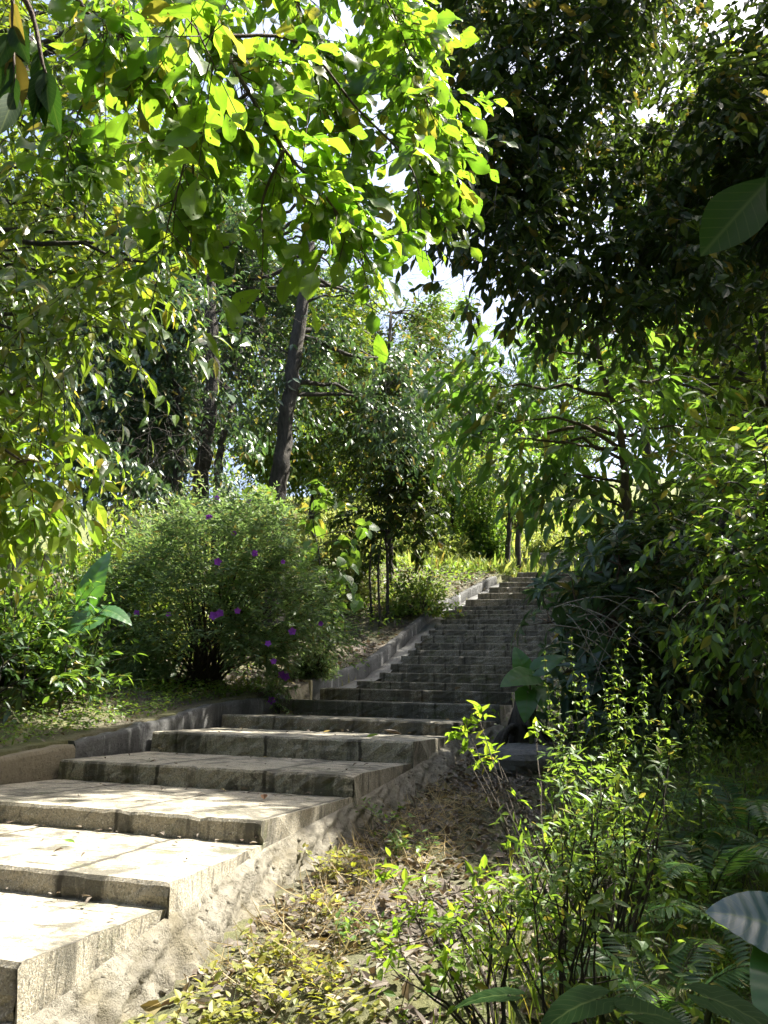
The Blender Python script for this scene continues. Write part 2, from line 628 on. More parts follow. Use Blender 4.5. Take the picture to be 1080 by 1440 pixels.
L_fern = leaf_mat('fern_leaf', (0.025, 0.07, 0.022), (0.05, 0.11, 0.035), (0.1, 0.25, 0.03), (0.2, 0.36, 0.05), 0.4, 0.4)
L_ear = leaf_mat('elephant_ear_leaf', (0.04, 0.11, 0.035), (0.05, 0.13, 0.04), (0.16, 0.42, 0.03), (0.2, 0.48, 0.04), 0.4, 0.3, veins=True)
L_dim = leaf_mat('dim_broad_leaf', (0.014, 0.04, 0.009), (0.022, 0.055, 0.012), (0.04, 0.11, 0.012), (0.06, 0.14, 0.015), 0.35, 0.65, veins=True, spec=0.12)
L_earb = leaf_mat('bluish_ear_leaf', (0.055, 0.11, 0.11), (0.06, 0.12, 0.12), (0.06, 0.14, 0.05), (0.06, 0.14, 0.05), 0.15, 0.3, veins=True)
L_grass = leaf_mat('grass_blade', (0.06, 0.11, 0.02), (0.13, 0.18, 0.04), (0.2, 0.34, 0.03), (0.4, 0.45, 0.06), 0.4, 0.5)
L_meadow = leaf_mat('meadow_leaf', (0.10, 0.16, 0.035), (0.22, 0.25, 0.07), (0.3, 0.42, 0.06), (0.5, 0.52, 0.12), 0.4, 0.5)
L_dead = leaf_mat('dead_leaf', (0.075, 0.055, 0.04), (0.21, 0.185, 0.15), (0.2, 0.12, 0.05), (0.3, 0.22, 0.12), 0.15, 0.7)
L_rust = leaf_mat('rusty_leaf', (0.16, 0.07, 0.03), (0.24, 0.12, 0.05), (0.2, 0.09, 0.03), (0.3, 0.15, 0.05), 0.2, 0.6)
L_straw = leaf_mat('straw_blade', (0.3, 0.22, 0.1), (0.48, 0.38, 0.2), (0.4, 0.3, 0.1), (0.5, 0.4, 0.2), 0.25, 0.7)
L_petal = leaf_mat('purple_petal', (0.2, 0.03, 0.42), (0.32, 0.06, 0.52), (0.34, 0.05, 0.6), (0.45, 0.1, 0.7), 0.35, 0.5, aged=False)

# ------------------------------------------------------------------ the stairs
TH = math.radians(17)
U = np.array([math.sin(TH), math.cos(TH), 0])
Eq = np.array([math.cos(TH), -math.sin(TH), 0])
NOSE_R = [(28, 1350, 2.8), (239, 1237, 3.5), (370, 1153, 4.4), (496, 1090, 5.5), (580, 1042.6, 6.6), (636, 1015, 7.8)]
WID = [2.3, 2.3, 2.3, 2.28, 2.36, 2.42]
NOSE_L = [(395, 983, 9.55), (450, 966.7, 10.9), (502, 957.4, 12.4), (534, 945.5, 13.4), (549.6, 933.3, 14.1), (564, 922, 14.7),
          (574, 914, 15.25), (583.5, 904, 15.75), (592, 893.6, 16.2), (603, 886, 16.65), (611, 878, 17.05), (619.5, 871, 17.45),
          (625, 864, 17.85), (630.6, 858, 18.2), (639, 852.5, 18.6), (655, 843, 19.1), (672, 834, 19.6), (688, 826, 20.05),
          (702, 819, 20.5), (715, 812, 20.95), (728, 805, 21.4)]
ST = []   # (left point, right point) of every nose line
for (px, py, Y), W_ in zip(NOSE_R, WID):
    R_ = at(px, py, Y)
    ST.append([R_ - Eq * W_, R_])
for (px, py, Y) in NOSE_L:
    L_ = at(px, py, Y)
    ST.append([L_, L_ + Eq * 2.55])
for k in range(2):
    l, r = ST[0]
    d = U * 0.72 + np.array([0, 0, 0.17])
    ST.insert(0, [l - d, r - d])
ST = np.array(ST)
NS = len(ST)
tn = ST[:, 1] @ U
zn = ST[:, 1][:, 2]
qLn = ST[:, 0] @ Eq
qRn = ST[:, 1] @ Eq
base_z = np.concatenate([[zn[0] - 0.17], zn[:-1]])


def lin(t, ts, vs, s0, s1):
    r = np.interp(t, ts, vs)
    return np.where(t < ts[0], vs[0] + (t - ts[0]) * s0, np.where(t > ts[-1], vs[-1] + (t - ts[-1]) * s1, r))


def Zs(t):
    far = np.where(t > 24, (np.minimum(t, 70) - 24) * 0.19, 0)
    return np.maximum(lin(t, tn, base_z, 0.16, 0.13) + far - np.where(t > 70, (np.minimum(t, 110) - 70) * 0.13, 0), -0.3)


def qL(t):
    return lin(t, tn, qLn, 0, 0.3)


def qR(t):
    return lin(t, tn, qRn, 0, 0.3)


def sm(x, a, b):
    s = np.clip((x - a) / (b - a), 0, 1)
    return s * s * (3 - 2 * s)


def hnoise(x, y):
    return (0.05 * np.sin(1.3 * x + 0.7 * y) + 0.035 * np.sin(2.9 * x - 2.1 * y + 1) + 0.018 * np.sin(6.1 * x + 5.3 * y + 2)
            + 0.010 * np.sin(13 * x - 9.7 * y) + 0.007 * np.sin(23 * x + 19 * y))


def G(x, y):
    x = np.asarray(x, float)
    y = np.asarray(y, float)
    t = x * U[0] + y * U[1]
    q = x * Eq[0] + y * Eq[1]
    z = Zs(t)
    l, r = qL(t), qR(t)
    off = np.interp(t, [4, 7, 12], [0.235, 0.17, 0.15])
    zr = z - off + 0.07 * np.clip(q - r - 1.0, 0, 16) + hnoise(x, y) * sm(q - r, 0.2, 1)
    wl = np.interp(t, [10, 13], [0.05, 0.27])
    d = l - wl - q
    zl = z + 0.24 * (1 - sm(t, 21, 24)) + 0.13 * np.clip(d - 0.4, 0, 8) + hnoise(x, y) * sm(d, 0.2, 1)
    mid = z - 0.3
    inside = (1 - sm(t, 21.6, 22.2)) * (t > -50)
    mid = mid * inside + (z + hnoise(x, y)) * (1 - inside)
    out = np.where(q > r + 0.05, zr, mid)
    out = np.where((q > r - 0.2) & (q <= r + 0.05), zr, out)
    out = np.where(d > 0.05, zl, out)
    far = sm(np.hypot(x, y), 60, 100)
    return out + far * 0.0


def Gp(x, y, dz=0.0):
    return np.array([x, y, float(G(x, y)) + dz])


def axis(lo, hi, nlo, nhi, step):
    core = np.arange(nlo, nhi, step)
    a = nlo - np.cumsum(step * 1.09 ** np.arange(1, 80))
    a = a[a > lo]
    b = nhi + np.cumsum(step * 1.09 ** np.arange(1, 80))
    b = b[b < hi]
    return np.concatenate([[lo], a[::-1], core, b, [hi]])


gx = axis(-260, 260, -5, 5, 0.09)
gy = axis(-120, 320, 1.5, 13, 0.09)
X_, Y_ = np.meshgrid(gx, gy)
Zg = G(X_, Y_)
mb = MB()
nx, ny = len(gx), len(gy)
ii = (np.arange(ny - 1)[:, None] * nx + np.arange(nx - 1)[None])
q4 = np.stack([ii, ii + 1, ii + nx + 1, ii + nx], -1).reshape(-1)
mb.add(np.stack([X_, Y_, Zg], -1).reshape(-1, 3), q4, np.full((nx - 1) * (ny - 1), 4))
g_ob = mb.build('ground', M_ground, smooth=True)
tag(g_ob, 'sloping forest floor of brown soil and litter on both sides of the stairs', 'ground', kind='structure')

stair = empty('stone_staircase', ST[2][1] - np.array([0, 0, 0.5]), 'long weathered granite staircase climbing the slope between the plants', 'staircase')


def step_block(A, B, A2, B2, ztop, zbot, rng, nl=44, nd_=8, back_extra=0.12):
    """one granite step: nose from A (left) to B (right), back edge A2-B2"""
    mb = MB()
    s = np.linspace(0, 1, nl)
    d = np.linspace(0, 1, nd_)
    bk = U * back_extra
    top = np.zeros((nd_, nl, 3))
    for i, dd in enumerate(d):
        for j in (0,):
            l = A * (1 - dd) + (A2 + bk) * dd
            r = B * (1 - dd) + (B2 + bk) * dd
            top[i] = l[None] * (1 - s[:, None]) + r[None] * s[:, None]
    top[..., 2] = ztop + 0.0015 * rng.normal(size=(nd_, nl)) - 0.012 * rng.random() * s[None]
    wob = np.convolve(rng.normal(size=nl + 8), np.ones(9) / 9, 'valid') * 0.004
    chip = np.where(rng.random(nl) < 0.08, rng.random(nl) * 0.03, 0)
    top[0] += -U[None] * (wob - chip - 0.004 * rng.random(nl))[:, None]
    top[0, :, 2] += -chip * 0.6
    rounded = top[0].copy()
    rounded += -U[None] * 0.010
    rounded[:, 2] -= 0.013 + 0.006 * rng.random(nl)
    rows = [rounded]
    h = ztop - zbot
    for k, fz in enumerate((0.06, 0.1, 0.14, 0.18)):
        r = rounded.copy()
        r[:, 2] = ztop - fz + 0.002 * rng.normal(size=nl)
        r += -U[None] * (0.006 * rng.normal(size=nl))[:, None]
        rows.append(r)
    low = rounded.copy()
    low[:, 2] = zbot
    rows.append(low)
    grid = np.concatenate([np.array(rows[::-1]), top], 0)     # rows from bottom front to back of the tread
    # right end: pull the last column rough
    n0 = len(grid)
    jit = rng.normal(size=n0) * 0.006
    grid[:, -1] += Eq[None] * jit[:, None]
    V = grid.reshape(-1, 3)
    i = np.arange(n0 - 1)[:, None] * nl + np.arange(nl - 1)[None]
    lp = np.stack([i, i + 1, i + nl + 1, i + nl], -1).reshape(-1)
    wid = np.linalg.norm(B - A)
    at_ = np.zeros((n0, nl, 3))
    at_[..., 0] = s[None] * wid + rng.uniform(0, 0.8) + 1
    at_[len(rows):, :, 1] = d[:, None] * np.linalg.norm(A2 - A) + 1
    mb.add(V, lp, np.full((n0 - 1) * (nl - 1), 4), at_.reshape(-1, 3))
    for side, rev in ((0, True), (-1, False)):
        # end cap: column down to zbot
        c = grid[:, side]
        tp = c[len(rows) - 1:]
        bt = tp.copy()
        bt[:, 2] = zbot
        mids = [tp * (1 - f) + bt * f + (Eq * (0.012 * rng.normal(size=(len(tp), 1))) if 0 < f < 1 else 0) for f in (0, 0.25, 0.5, 1)]
        gg = np.array(mids)
        a, b = gg.shape[:2]
        i = np.arange(a - 1)[:, None] * b + np.arange(b - 1)[None]
        o = [i, i + b, i + b + 1, i + 1]
        lp = np.stack(o if not rev else o[::-1], -1).reshape(-1)
        ga = np.zeros((a * b, 3))
        ga[:, 0] = 0.42
        mb.add(gg.reshape(-1, 3), lp, np.full((a - 1) * (b - 1), 4), ga)
    return mb


rng = np.random.default_rng(11)
for n in range(NS):
    A, B = ST[n]
    if n < NS - 1:
        A2, B2 = ST[n + 1]
    else:
        A2, B2 = A + U * 1.2, B + U * 1.2
    A2 = A2.copy()
    B2 = B2.copy()
    ext = 0.0
    lo_n = n < 8
    Ax = A - Eq * (0.0 if n >= 5 else 0.0)
    mbk = step_block(Ax, B, A2, B2, zn[n], zn[n] - (0.62 if n < 8 else 0.45), rng)
    st_o = mbk.build('step', M_granite if n < 7 else M_granite_shaded, stair)
# filler under the left ends of the low treads, up to the wall, and the light gutter beside the upper flight
mb = MB()
tt = np.arange(tn[0], 21.0, 0.12)
gut = np.interp(tt, [9.5, 12.0], [0.08, 0.30])
rows = []
for f in (0.0, 0.5, 1.0):
    q = qL(tt) + 0.04 - f * gut
    z = Zs(tt) + np.interp(tt, [10, 12], [-0.03, 0.07]) + 0.012 * np.sin(tt * 7 + f * 3)
    rows.append(U[None] * tt[:, None] + Eq[None] * q[:, None] + np.array([0, 0, 1]) * z[:, None])
for f in (1.0,):
    low = rows[-1].copy()
    low[:, 2] -= 0.5
    rows.append(low)
g = np.array(rows)
a, b = g.shape[:2]
i = np.arange(a - 1)[:, None] * b + np.arange(b - 1)[None]
mb.add(g.reshape(-1, 3), np.stack([i, i + 1, i + b + 1, i + b], -1).reshape(-1), np.full((a - 1) * (b - 1), 4))
mb.build('gutter', M_gutter, stair, True)

# rough concrete footing that spills out of the right side of the lower flight
mb = MB()
tt = np.arange(tn[0] - 0.3, 10.5, 0.018)
fr = np.linspace(0, 1, 22)
rng = np.random.default_rng(5)
g = np.zeros((len(fr), len(tt), 3))


def bumpy(a, b, seed):
    r = np.random.default_rng(seed)
    o = np.zeros(np.broadcast(a, b).shape)
    for k in range(26):
        f1, f2, ph = r.uniform(2, 60), r.uniform(2, 60), r.uniform(0, 6.28)
        o = o + np.sin(f1 * a + f2 * b + ph) * 2.2 / (f1 + f2)
    return o / 3


spread = np.interp(tt, [3, 4, 6, 7, 8, 10], [0.17, 0.14, 0.14, 0.22, 0.28, 0.2])
for k, f in enumerate(fr):
    top = Zs(tt) - 0.035
    q = qR(tt) + 0.0 + f * spread
    x = U[0] * tt + Eq[0] * q
    y = U[1] * tt + Eq[1] * q
    gz = top - np.interp(tt, [4, 7, 12], [0.38, 0.28, 0.25])
    z = top * (1 - f ** 1.5) + gz * f ** 1.5
    nz = bumpy(tt, f * 0.6, 3) * 0.34 * min(1, f * 3) + 0.006 * rng.normal(size=len(tt)) * min(1, f * 3)
    q = q + nz * 0.9 - 0.16 * sm(f, 0.78, 1.0) * sm(np.sin(tt * 3.1 + 0.6 * np.sin(tt * 7)), -0.1, 0.3)
    z = z + nz * 0.5
    g[k] = U[None] * tt[:, None] + Eq[None] * q[:, None] + np.array([0, 0, 1.0]) * z[:, None]
a, b = g.shape[:2]
i = np.arange(a - 1)[:, None] * b + np.arange(b - 1)[None]
mb.add(g.reshape(-1, 3), np.stack([i, i + b, i + b + 1, i + 1], -1).reshape(-1), np.full((a - 1) * (b - 1), 4))
rng = np.random.default_rng(55)
for k in range(260):   # stones and lumps of mortar that stand out of it
    i_, j_ = rng.integers(3, len(fr)), rng.integers(0, len(tt))
    sz = rng.uniform(0.006, 0.02) * (1.5 if rng.random() < 0.1 else 1)
    d_ = unit(np.array([[a1, a2, a3] for a1 in (-1, 0, 1) for a2 in (-1, 0, 1) for a3 in (-1, 0, 1) if (a1, a2, a3) != (0, 0, 0)], float) + rng.normal(size=(26, 3)) * 0.2)
    bm_ = __import__('bmesh').new()
    for q_ in d_ * sz * rng.uniform(0.75, 1.15, (26, 1)) * [1.2, 1.2, 0.8] + g[i_, j_] - (Eq * 0.5 + [0, 0, 0.5]) * sz:
        bm_.verts.new(q_)
    __import__('bmesh').ops.convex_hull(bm_, input=bm_.verts)
    bm_.verts.ensure_lookup_table()
    bm_.verts.index_update()
    lp_ = [v_.index for f_ in bm_.faces for v_ in f_.verts]
    mb.add([list(v_.co) for v_ in bm_.verts], lp_, [len(f_.verts) for f_ in bm_.faces])
    bm_.free()
fo = mb.build('footing', M_foot, stair, True)


# ------------------------------------------------------------------ low walls on the left
def low_wall(name, label, t0, t1, gapf, hf, thick, endmat=None, seed=1, root=None, mat=None):
    rng = np.random.default_rng(seed)
    tt = np.linspace(t0, t1, int(round((t1 - t0) / 0.1)) + 1)
    root_q = qL(t0) - gapf(t0)
    root = root or empty(name, U * t0 + Eq * root_q + np.array([0, 0, float(Zs(np.array(t0)))]), label, 'wall')
    mb = MB()
    prof = []
    base = Zs(tt) - 0.35
    top = Zs(tt) + hf(tt) + 0.006 * rng.normal(size=len(tt))
    w1 = 0.004 * rng.normal(size=len(tt))
    qf = qL(tt) - gapf(tt)
    rowsq = [(qf, base), (qf + w1, base * 0.3 + top * 0.7), (qf + w1 - 0.004, top - 0.03), (qf - 0.018, top), (qf - thick * 0.5, top + 0.004 * rng.normal(size=len(tt))), (qf - thick + 0.018, top), (qf - thick, top - 0.03), (qf - thick, base)]
    g = np.array([U[None] * tt[:, None] + Eq[None] * q[:, None] + np.array([0, 0, 1.0]) * z[:, None] for q, z in rowsq])
    a, b = g.shape[:2]
    i = np.arange(a - 1)[:, None] * b + np.arange(b - 1)[None]
    mb.add(g.reshape(-1, 3), np.stack([i, i + b, i + b + 1, i + 1], -1).reshape(-1), np.full((a - 1) * (b - 1), 4))
    mb.build('wall_body', mat or M_wall, root, True)
    for e, fl in ((0, False), (-1, True)):
        mb = MB()
        p = g[:, e].copy()
        dirn = -U if e == 0 else U
        p2 = p + dirn * (0.06 if endmat else 0.01)
        k = len(p)
        V = np.concatenate([p, p2])
        lp = []
        ct = []
        for j in range(k - 1):
            lp += [j, j + 1, k + j + 1, k + j]
            ct.append(4)
        lp += list(range(k, 2 * k))
        ct.append(k)
        mb.add(V, lp, ct)
        mb.build('wall_end', endmat if (endmat and e == 0) else (mat or M_wall), root)
    return root


kg, kh = (lambda t: 0.04 + 0 * np.asarray(t, float)), (lambda t: np.interp(t, [5, 7.5, 9], [0.22, 0.24, 0.20]))
W_low = low_wall('low_wall', 'low dark concrete kerb wall beside the bottom steps, below the purple bush', 5.42, 9.05, kg, kh, 0.13, None, 3)
low_wall('low_wall', '', 2.6, 5.40, kg, kh, 0.132, None, 8, root=W_low, mat=M_wall_sunlit)
W_up = low_wall('low_wall', 'long dark concrete kerb wall curving up beside the upper steps, its near end pale', 10.15, 20.9,
                lambda t: np.interp(t, [10, 12.2], [0.07, 0.27]), lambda t: np.interp(t, [10, 13, 21], [0.26, 0.30, 0.27]), 0.14, M_pale, 4)

# places that the sun reaches through the canopy (centre, radius)
for c, r in ((at(60, 1330, 3.0), 0.8), (at(250, 1290, 3.5), 0.75), (at(150, 1170, 4.5), 0.9), (at(330, 1110, 4.9), 0.75), (at(430, 1330, 3.5), 0.5),
             (at(450, 1230, 4.2), 0.4), (at(200, 1085, 5.6), 0.7), (at(330, 1065, 6.0), 0.6), (at(450, 1045, 6.6), 0.45), (at(350, 1390, 3.1), 0.6), (at(20, 1060, 6.2), 0.5), (at(480, 1400, 3.2), 0.35),
             (at(300, 730, 9.8), 0.95), (at(200, 750, 9.8), 0.7), (at(330, 650, 17.0), 1.3), (at(240, 560, 13.5), 1.3), (at(460, 520, 15.0), 1.2), (at(180, 690, 11.0), 0.9), (at(720, 1150, 4.5), 0.4), (at(690, 1300, 3.2), 0.25), (at(600, 1290, 3.0), 0.35), (at(800, 1150, 3.6), 0.35), (at(200, 1400, 3.0), 0.6), (at(300, 1330, 3.5), 0.5), (at(125, 800, 7.7), 0.4), (at(60, 850, 7.0), 0.4), (at(90, 1010, 7.2), 0.45), (at(60, 250, 4.6), 1.1), (at(40, 600, 4.5), 0.8), (at(150, 370, 4.6), 0.7), (at(80, 720, 4.8), 0.7),
             (at(350, 200, 3.2), 0.75), (at(200, 330, 3.2), 0.5), (at(480, 330, 3.2), 0.5), (at(560, 200, 3.4), 0.4), (at(120, 40, 3.0), 0.5),
             (at(670, 1030, 5.2), 0.25), (at(815, 690, 8.6), 0.3), (at(700, 540, 9.2), 0.75), (at(780, 500, 9.2), 0.6), (at(870, 590, 9.0), 0.5), (at(1040, 610, 5.2), 0.7),
             (at(560, 1240, 3.3), 0.3), (at(660, 770, 24), 5.0), (at(620, 740, 30), 5.0), (at(700, 720, 36), 5.0), (at(860, 960, 4.2), 0.4), (at(750, 1180, 3.9), 0.3),
             (at(130, 800, 6.5), 0.25), (at(130, 690, 9.5), 0.6), (at(420, 560, 13), 0.6), (at(540, 500, 14.5), 0.7)):
    LIT.append((c, r))


# ------------------------------------------------------------------ trees
def C(px, py, Y, r):
    return (*at(px, py, Y), r)


def crown(rng, lv, clumps, dens, K, tl, L, W, axis_p=None, out=0.6, sag=0.35, droop=0.2, down=0.25, upn=(0, 0, 1.0), tw=None, twr=0.004, jitter=0.45, Lvar=0.3, gap=True, holes=None):
    """twigs with alternate leaves filling the clumps (x, y, z, r)"""
    for (cx, cy, cz, r) in clumps:
        n = max(3, int(dens * (r / 0.5) ** 2))
        c = np.array([cx, cy, cz])
        o = c + rng.normal(size=(n, 3)) * r * 0.42
        d = rdir(rng, n)
        if axis_p is not None:
            h = unit(c - axis_p)
            d = d + out * h[None]
        d = unit(d + unit(o - c) * 0.6 + np.array([0, 0, -0.15]))
        ln = tl * (0.6 + 0.8 * rng.random(n))
        s = (np.arange(K) + 0.6) / K
        s = np.clip(s[None] + rng.normal(size=(n, K)) * 0.04, 0, 1.05)
        P = o[:, None] + d[:, None] * (s * ln[:, None])[..., None] + np.array([0, 0, -1.0]) * (sag * ln[:, None] * s ** 2)[..., None]
        Td = unit(d[:, None] + np.array([0, 0, -1.0]) * (2 * sag * s)[..., None])
        sd = unit(np.cross(Td, np.array([0, 0, 1.0])))
        sg = np.where(np.arange(K) % 2 == 0, 1.0, -1.0)[None, :, None]
        D = unit(Td * 0.75 + sd * sg + np.array([0, 0, -down]) + rng.normal(size=P.shape) * jitter * 0.6)
        N = unit(np.array(upn) + rng.normal(size=P.shape) * jitter)
        l = L * (1 + Lvar * rng.normal(size=(n, K))).clip(0.45, 1.8)
        P, D, N, l = P.reshape(-1, 3), D.reshape(-1, 3), N.reshape(-1, 3), l.ravel()
        k = np.ones(len(P), bool)
        if gap:
            k &= sun_gap(P, rng)
        if holes:
            k &= seen_gap(P, holes, rng)
        lv.add(P[k], D[k], N[k], l[k], W / L * l[k], droop=droop * (0.5 + rng.random(k.sum())), rng=rng)
        if tw is not None:
            kk = sun_gap(o + d * ln[:, None] * 0.5, rng, 0.3) if gap else np.ones(n, bool)
            m1 = o + d * (ln * 0.5)[:, None] - np.array([0, 0, 1.0]) * (sag * ln * 0.25)[:, None]
            e1 = o + d * ln[:, None] - np.array([0, 0, 1.0]) * (sag * ln)[:, None]
            sticks(tw, o[kk], m1[kk], twr, twr * 0.7)
            sticks(tw, m1[kk], e1[kk], twr * 0.7, twr * 0.35)


def trunk_mesh(mb, path, r0, r1, clumps, rng, limb=0.3, sides=9, every=1, gap=False):
    path = smooth_path(path, 5)
    path = path + np.concatenate([[np.zeros(3)], rng.normal(size=(len(path) - 1, 3)) * r0 * 0.12])
    rad = r0 + (r1 - r0) * np.linspace(0, 1, len(path)) ** 0.8
    rad[0] *= 1.35
    tube(mb, path, rad, sides, True, rng, 0.05)
    for i, (cx, cy, cz, r) in enumerate(clumps):
        if i % every:
            continue
        c = np.array([cx, cy, cz])
        hz = path[:, 2]
        cand = np.linalg.norm(path - c, axis=1) + np.where(hz > cz - 0.1, 1.5 * (hz - cz + 0.1), 0)
        cand[:max(1, len(path) // 5)] += 2
        k = int(np.argmin(cand))
        p0 = path[k]
        dst = np.linalg.norm(c - p0)
        if dst < 0.1:
            continue
        mid = (p0 + c) / 2 + np.array([0, 0, 0.18 * dst]) + rng.normal(size=3) * 0.08 * dst
        b = bez(p0, mid, c, 8)
        b[1:-1] += rng.normal(size=(6, 3)) * 0.02 * dst
        if gap and not sun_gap(b, rng, 0.0).all():
            continue
        rl = min(rad[k] * 0.75, 0.012 + limb * 0.06 * dst)
        tube(mb, b, np.linspace(rl, max(0.006, rl * 0.2), 8), 6)


def tree(name, label, cat, seed, path, r0, r1, clumps, mat, dens, K, tl, L, W, tmpl=T_MID, bark=None, group=None, limb=0.3, twigs=True, fold=0.25, wave=0.0, every=1, twr=0.004, crown_name='crown', solid=(), **kw):
    rng = np.random.default_rng(seed)
    root = empty(name, path[0], label, cat, group)
    lv = Leaves()
    mb = MB()
    trunk_mesh(mb, path, r0, r1, clumps, rng, limb, every=every, gap=name == 'shade_tree')
    ax = np.array(path[-1])
    crown(rng, lv, clumps, dens, K, tl, L, W, axis_p=np.array(path[len(path) // 2]), tw=mb if twigs else None, twr=twr, **kw)
    if solid:
        crown(rng, lv, solid, dens, K, tl, L, W, axis_p=np.array(path[len(path) // 2]), tw=mb if twigs else None, twr=twr, **{**kw, 'gap': False})
    mb.build('trunk', bark or M_bark, root, True)
    lv.build(crown_name, mat, root, tmpl, fold, wave)
    return root


def fill(rng, n, x0, x1, y0, y1, Y0, Y1, r0, r1, keep=None):
    """clump centres spread through a block of the view frustum; keep(px, py) limits the outline"""
    out = []
    k = 0
    while len(out) < n and k < n * 40:
        k += 1
        px, py = rng.uniform(x0, x1), rng.uniform(y0, y1)
        if keep and not keep(px, py):
            continue
        out.append(C(px, py, rng.uniform(Y0, Y1), rng.uniform(r0, r1)))
    return out


def pl(px, pts):
    return np.interp(px, [p[0] for p in pts], [p[1] for p in pts])


# --- A: broad-leaved tree left of the camera whose limb hangs into the top of the picture
rng = np.random.default_rng(101)
A0 = Gp(-2.2, 1.6)
rootA = empty('broadleaf_tree', A0, 'broad-leaved tree whose backlit yellow green branch hangs across the top left', 'tree')
mbA = MB()
topA = np.array([-1.7, 1.9, EYE + 3.6])
tube(mbA, smooth_path([A0, A0 + np.array([0.1, 0.05, 1.8]), np.array([-1.95, 1.75, EYE + 2.2]), topA], 5), np.linspace(0.16, 0.07, 16), 9, True, rng, 0.05)
mbA.build('trunk', M_barkr, rootA, True)
limbsA = [
    [topA, at(250, -180, 2.9), at(310, 50, 3.0), at(350, 130, 3.02), at(400, 210, 3.05), at(460, 280, 3.1), at(510, 350, 3.15)],
    [topA, at(60, -150, 2.6), at(110, 0, 2.7), at(150, 35, 2.75), at(195, 70, 2.8), at(260, 190, 2.9), at(235, 320, 2.95)],
    [at(310, 50, 3.0), at(420, 60, 3.2), at(500, 150, 3.35), at(580, 240, 3.4), at(600, 360, 3.4)],
    [at(350, 130, 3.02), at(280, 190, 3.05), at(270, 280, 3.1), at(255, 330, 3.1)],
    [at(400, 210, 3.05), at(370, 280, 3.1), at(370, 340, 3.1)],
    [topA, at(400, -150, 3.3), at(520, -40, 3.5), at(570, 60, 3.6), at(600, 150, 3.6)],
    [topA, at(150, -120, 3.4), at(170, 40, 3.6), at(110, 160, 3.7), at(90, 240, 3.7)],
    [topA, at(330, -200, 3.6), at(400, -40, 3.8), at(440, 60, 3.9), at(470, 150, 4.0), at(500, 250, 4.0)],
    [topA, at(250, -160, 4.0), at(300, -20, 4.2), at(330, 80, 4.3), at(350, 180, 4.3)],
    [topA, at(520, -160, 3.8), at(580, 60, 4.0), at(605, 180, 4.0), at(595, 300, 4.0)],
    [topA, at(450, -200, 4.4), at(500, -60, 4.6), at(545, 20, 4.6), at(590, 90, 4.6)],
    [at(250, -180, 2.9), at(260, -60, 2.6), at(270, 20, 2.5), at(300, 90, 2.45)],
]
mbB = MB()
lvA = Leaves()
for li, lb in enumerate(limbsA):
    p = smooth_path(lb, 6)
    tube(mbB, p, np.linspace(0.017 if li < 2 else 0.009, 0.003, len(p)), 6)
    seg = np.linalg.norm(np.diff(p, axis=0), axis=1).sum()
    start = 0.35 if lb[0] is topA else 0.05
    nsub = int(seg * 17)
    for s in np.linspace(start, 1.0, nsub):
        i = min(int(s * (len(p) - 1)), len(p) - 2)
        o = p[i] + (p[i + 1] - p[i]) * (s * (len(p) - 1) - i)
        td = unit(p[i + 1] - p[i])
        d = unit(td * 0.5 + rdir(rng, 1)[0] * 0.9 + np.array([0, 0, -0.25]))
        ln = rng.uniform(0.14, 0.42)
        e = o + d * ln + np.array([0, 0, -0.12 * ln])
        sticks(mbB, [o], [e], 0.003, 0.0015)
        nl_ = rng.integers(4, 8)
        ss = np.linspace(0.25, 1, nl_)[:, None]
        P = o + (e - o) * ss
        sd = unit(np.cross(d, [0, 0, 1.0]))
        sg = np.where(np.arange(nl_) % 2 == 0, 1, -1)[:, None]
        D = unit(d * 0.6 + sd * sg * 0.8 + np.array([0, 0, -0.55]) + rng.normal(size=(nl_, 3)) * 0.35)
        D[-1] = unit(d + np.array([0, 0, -0.5]))
        N = unit(np.array([0, -0.25, 0.7]) + rng.normal(size=(nl_, 3)) * 0.55)
        l = 0.128 * rng.uniform(0.5, 1.35, nl_)
        lvA.add(P, D, N, l, l * 0.56, droop=rng.uniform(0.02, 0.35, nl_), rng=rng)
lvA.filter(lambda P: seen_gap(P, [(528, 168, 16), (345, 120, 25), (200, 240, 22), (640, 420, 90), (130, 330, 60), (60, 330, 90)], np.random.default_rng(3)))
mbB.build('branch', M_barkr, rootA, True)
lvA.build('foliage', L_big, rootA, T_FINE, 0.22, 0.12, True)
# the dark long leaves in the top left corner, on a twig of the same tree
mbB, lvB = MB(), Leaves()
for lb in ([topA, at(-60, -260, 1.9), at(10, -40, 1.8), at(18, 60, 1.8), at(22, 130, 1.8)], [at(10, -40, 1.8), at(45, 20, 1.85), at(60, 90, 1.85), at(70, 110, 1.85)]):
    p = smooth_path(lb, 6)
    tube(mbB, p, np.linspace(0.01, 0.002, len(p)), 6)
    for s in np.linspace(0.6, 1, 7):
        o = p[int(s * (len(p) - 1))]
        D = unit(np.array([[rng.normal() * 0.3, rng.normal() * 0.3, -1]]))
        l = rng.uniform(0.13, 0.19)
        lvB.add(o[None], D, np.array([[rng.normal() * 0.6, -1, 0.3]]), l, l * 0.36, droop=0.1, rng=rng)
mbB.build('branch', M_barkr, rootA, True)
lvB.build('foliage', L_dim, rootA, T_FINEL, 0.2, 0.03, True)

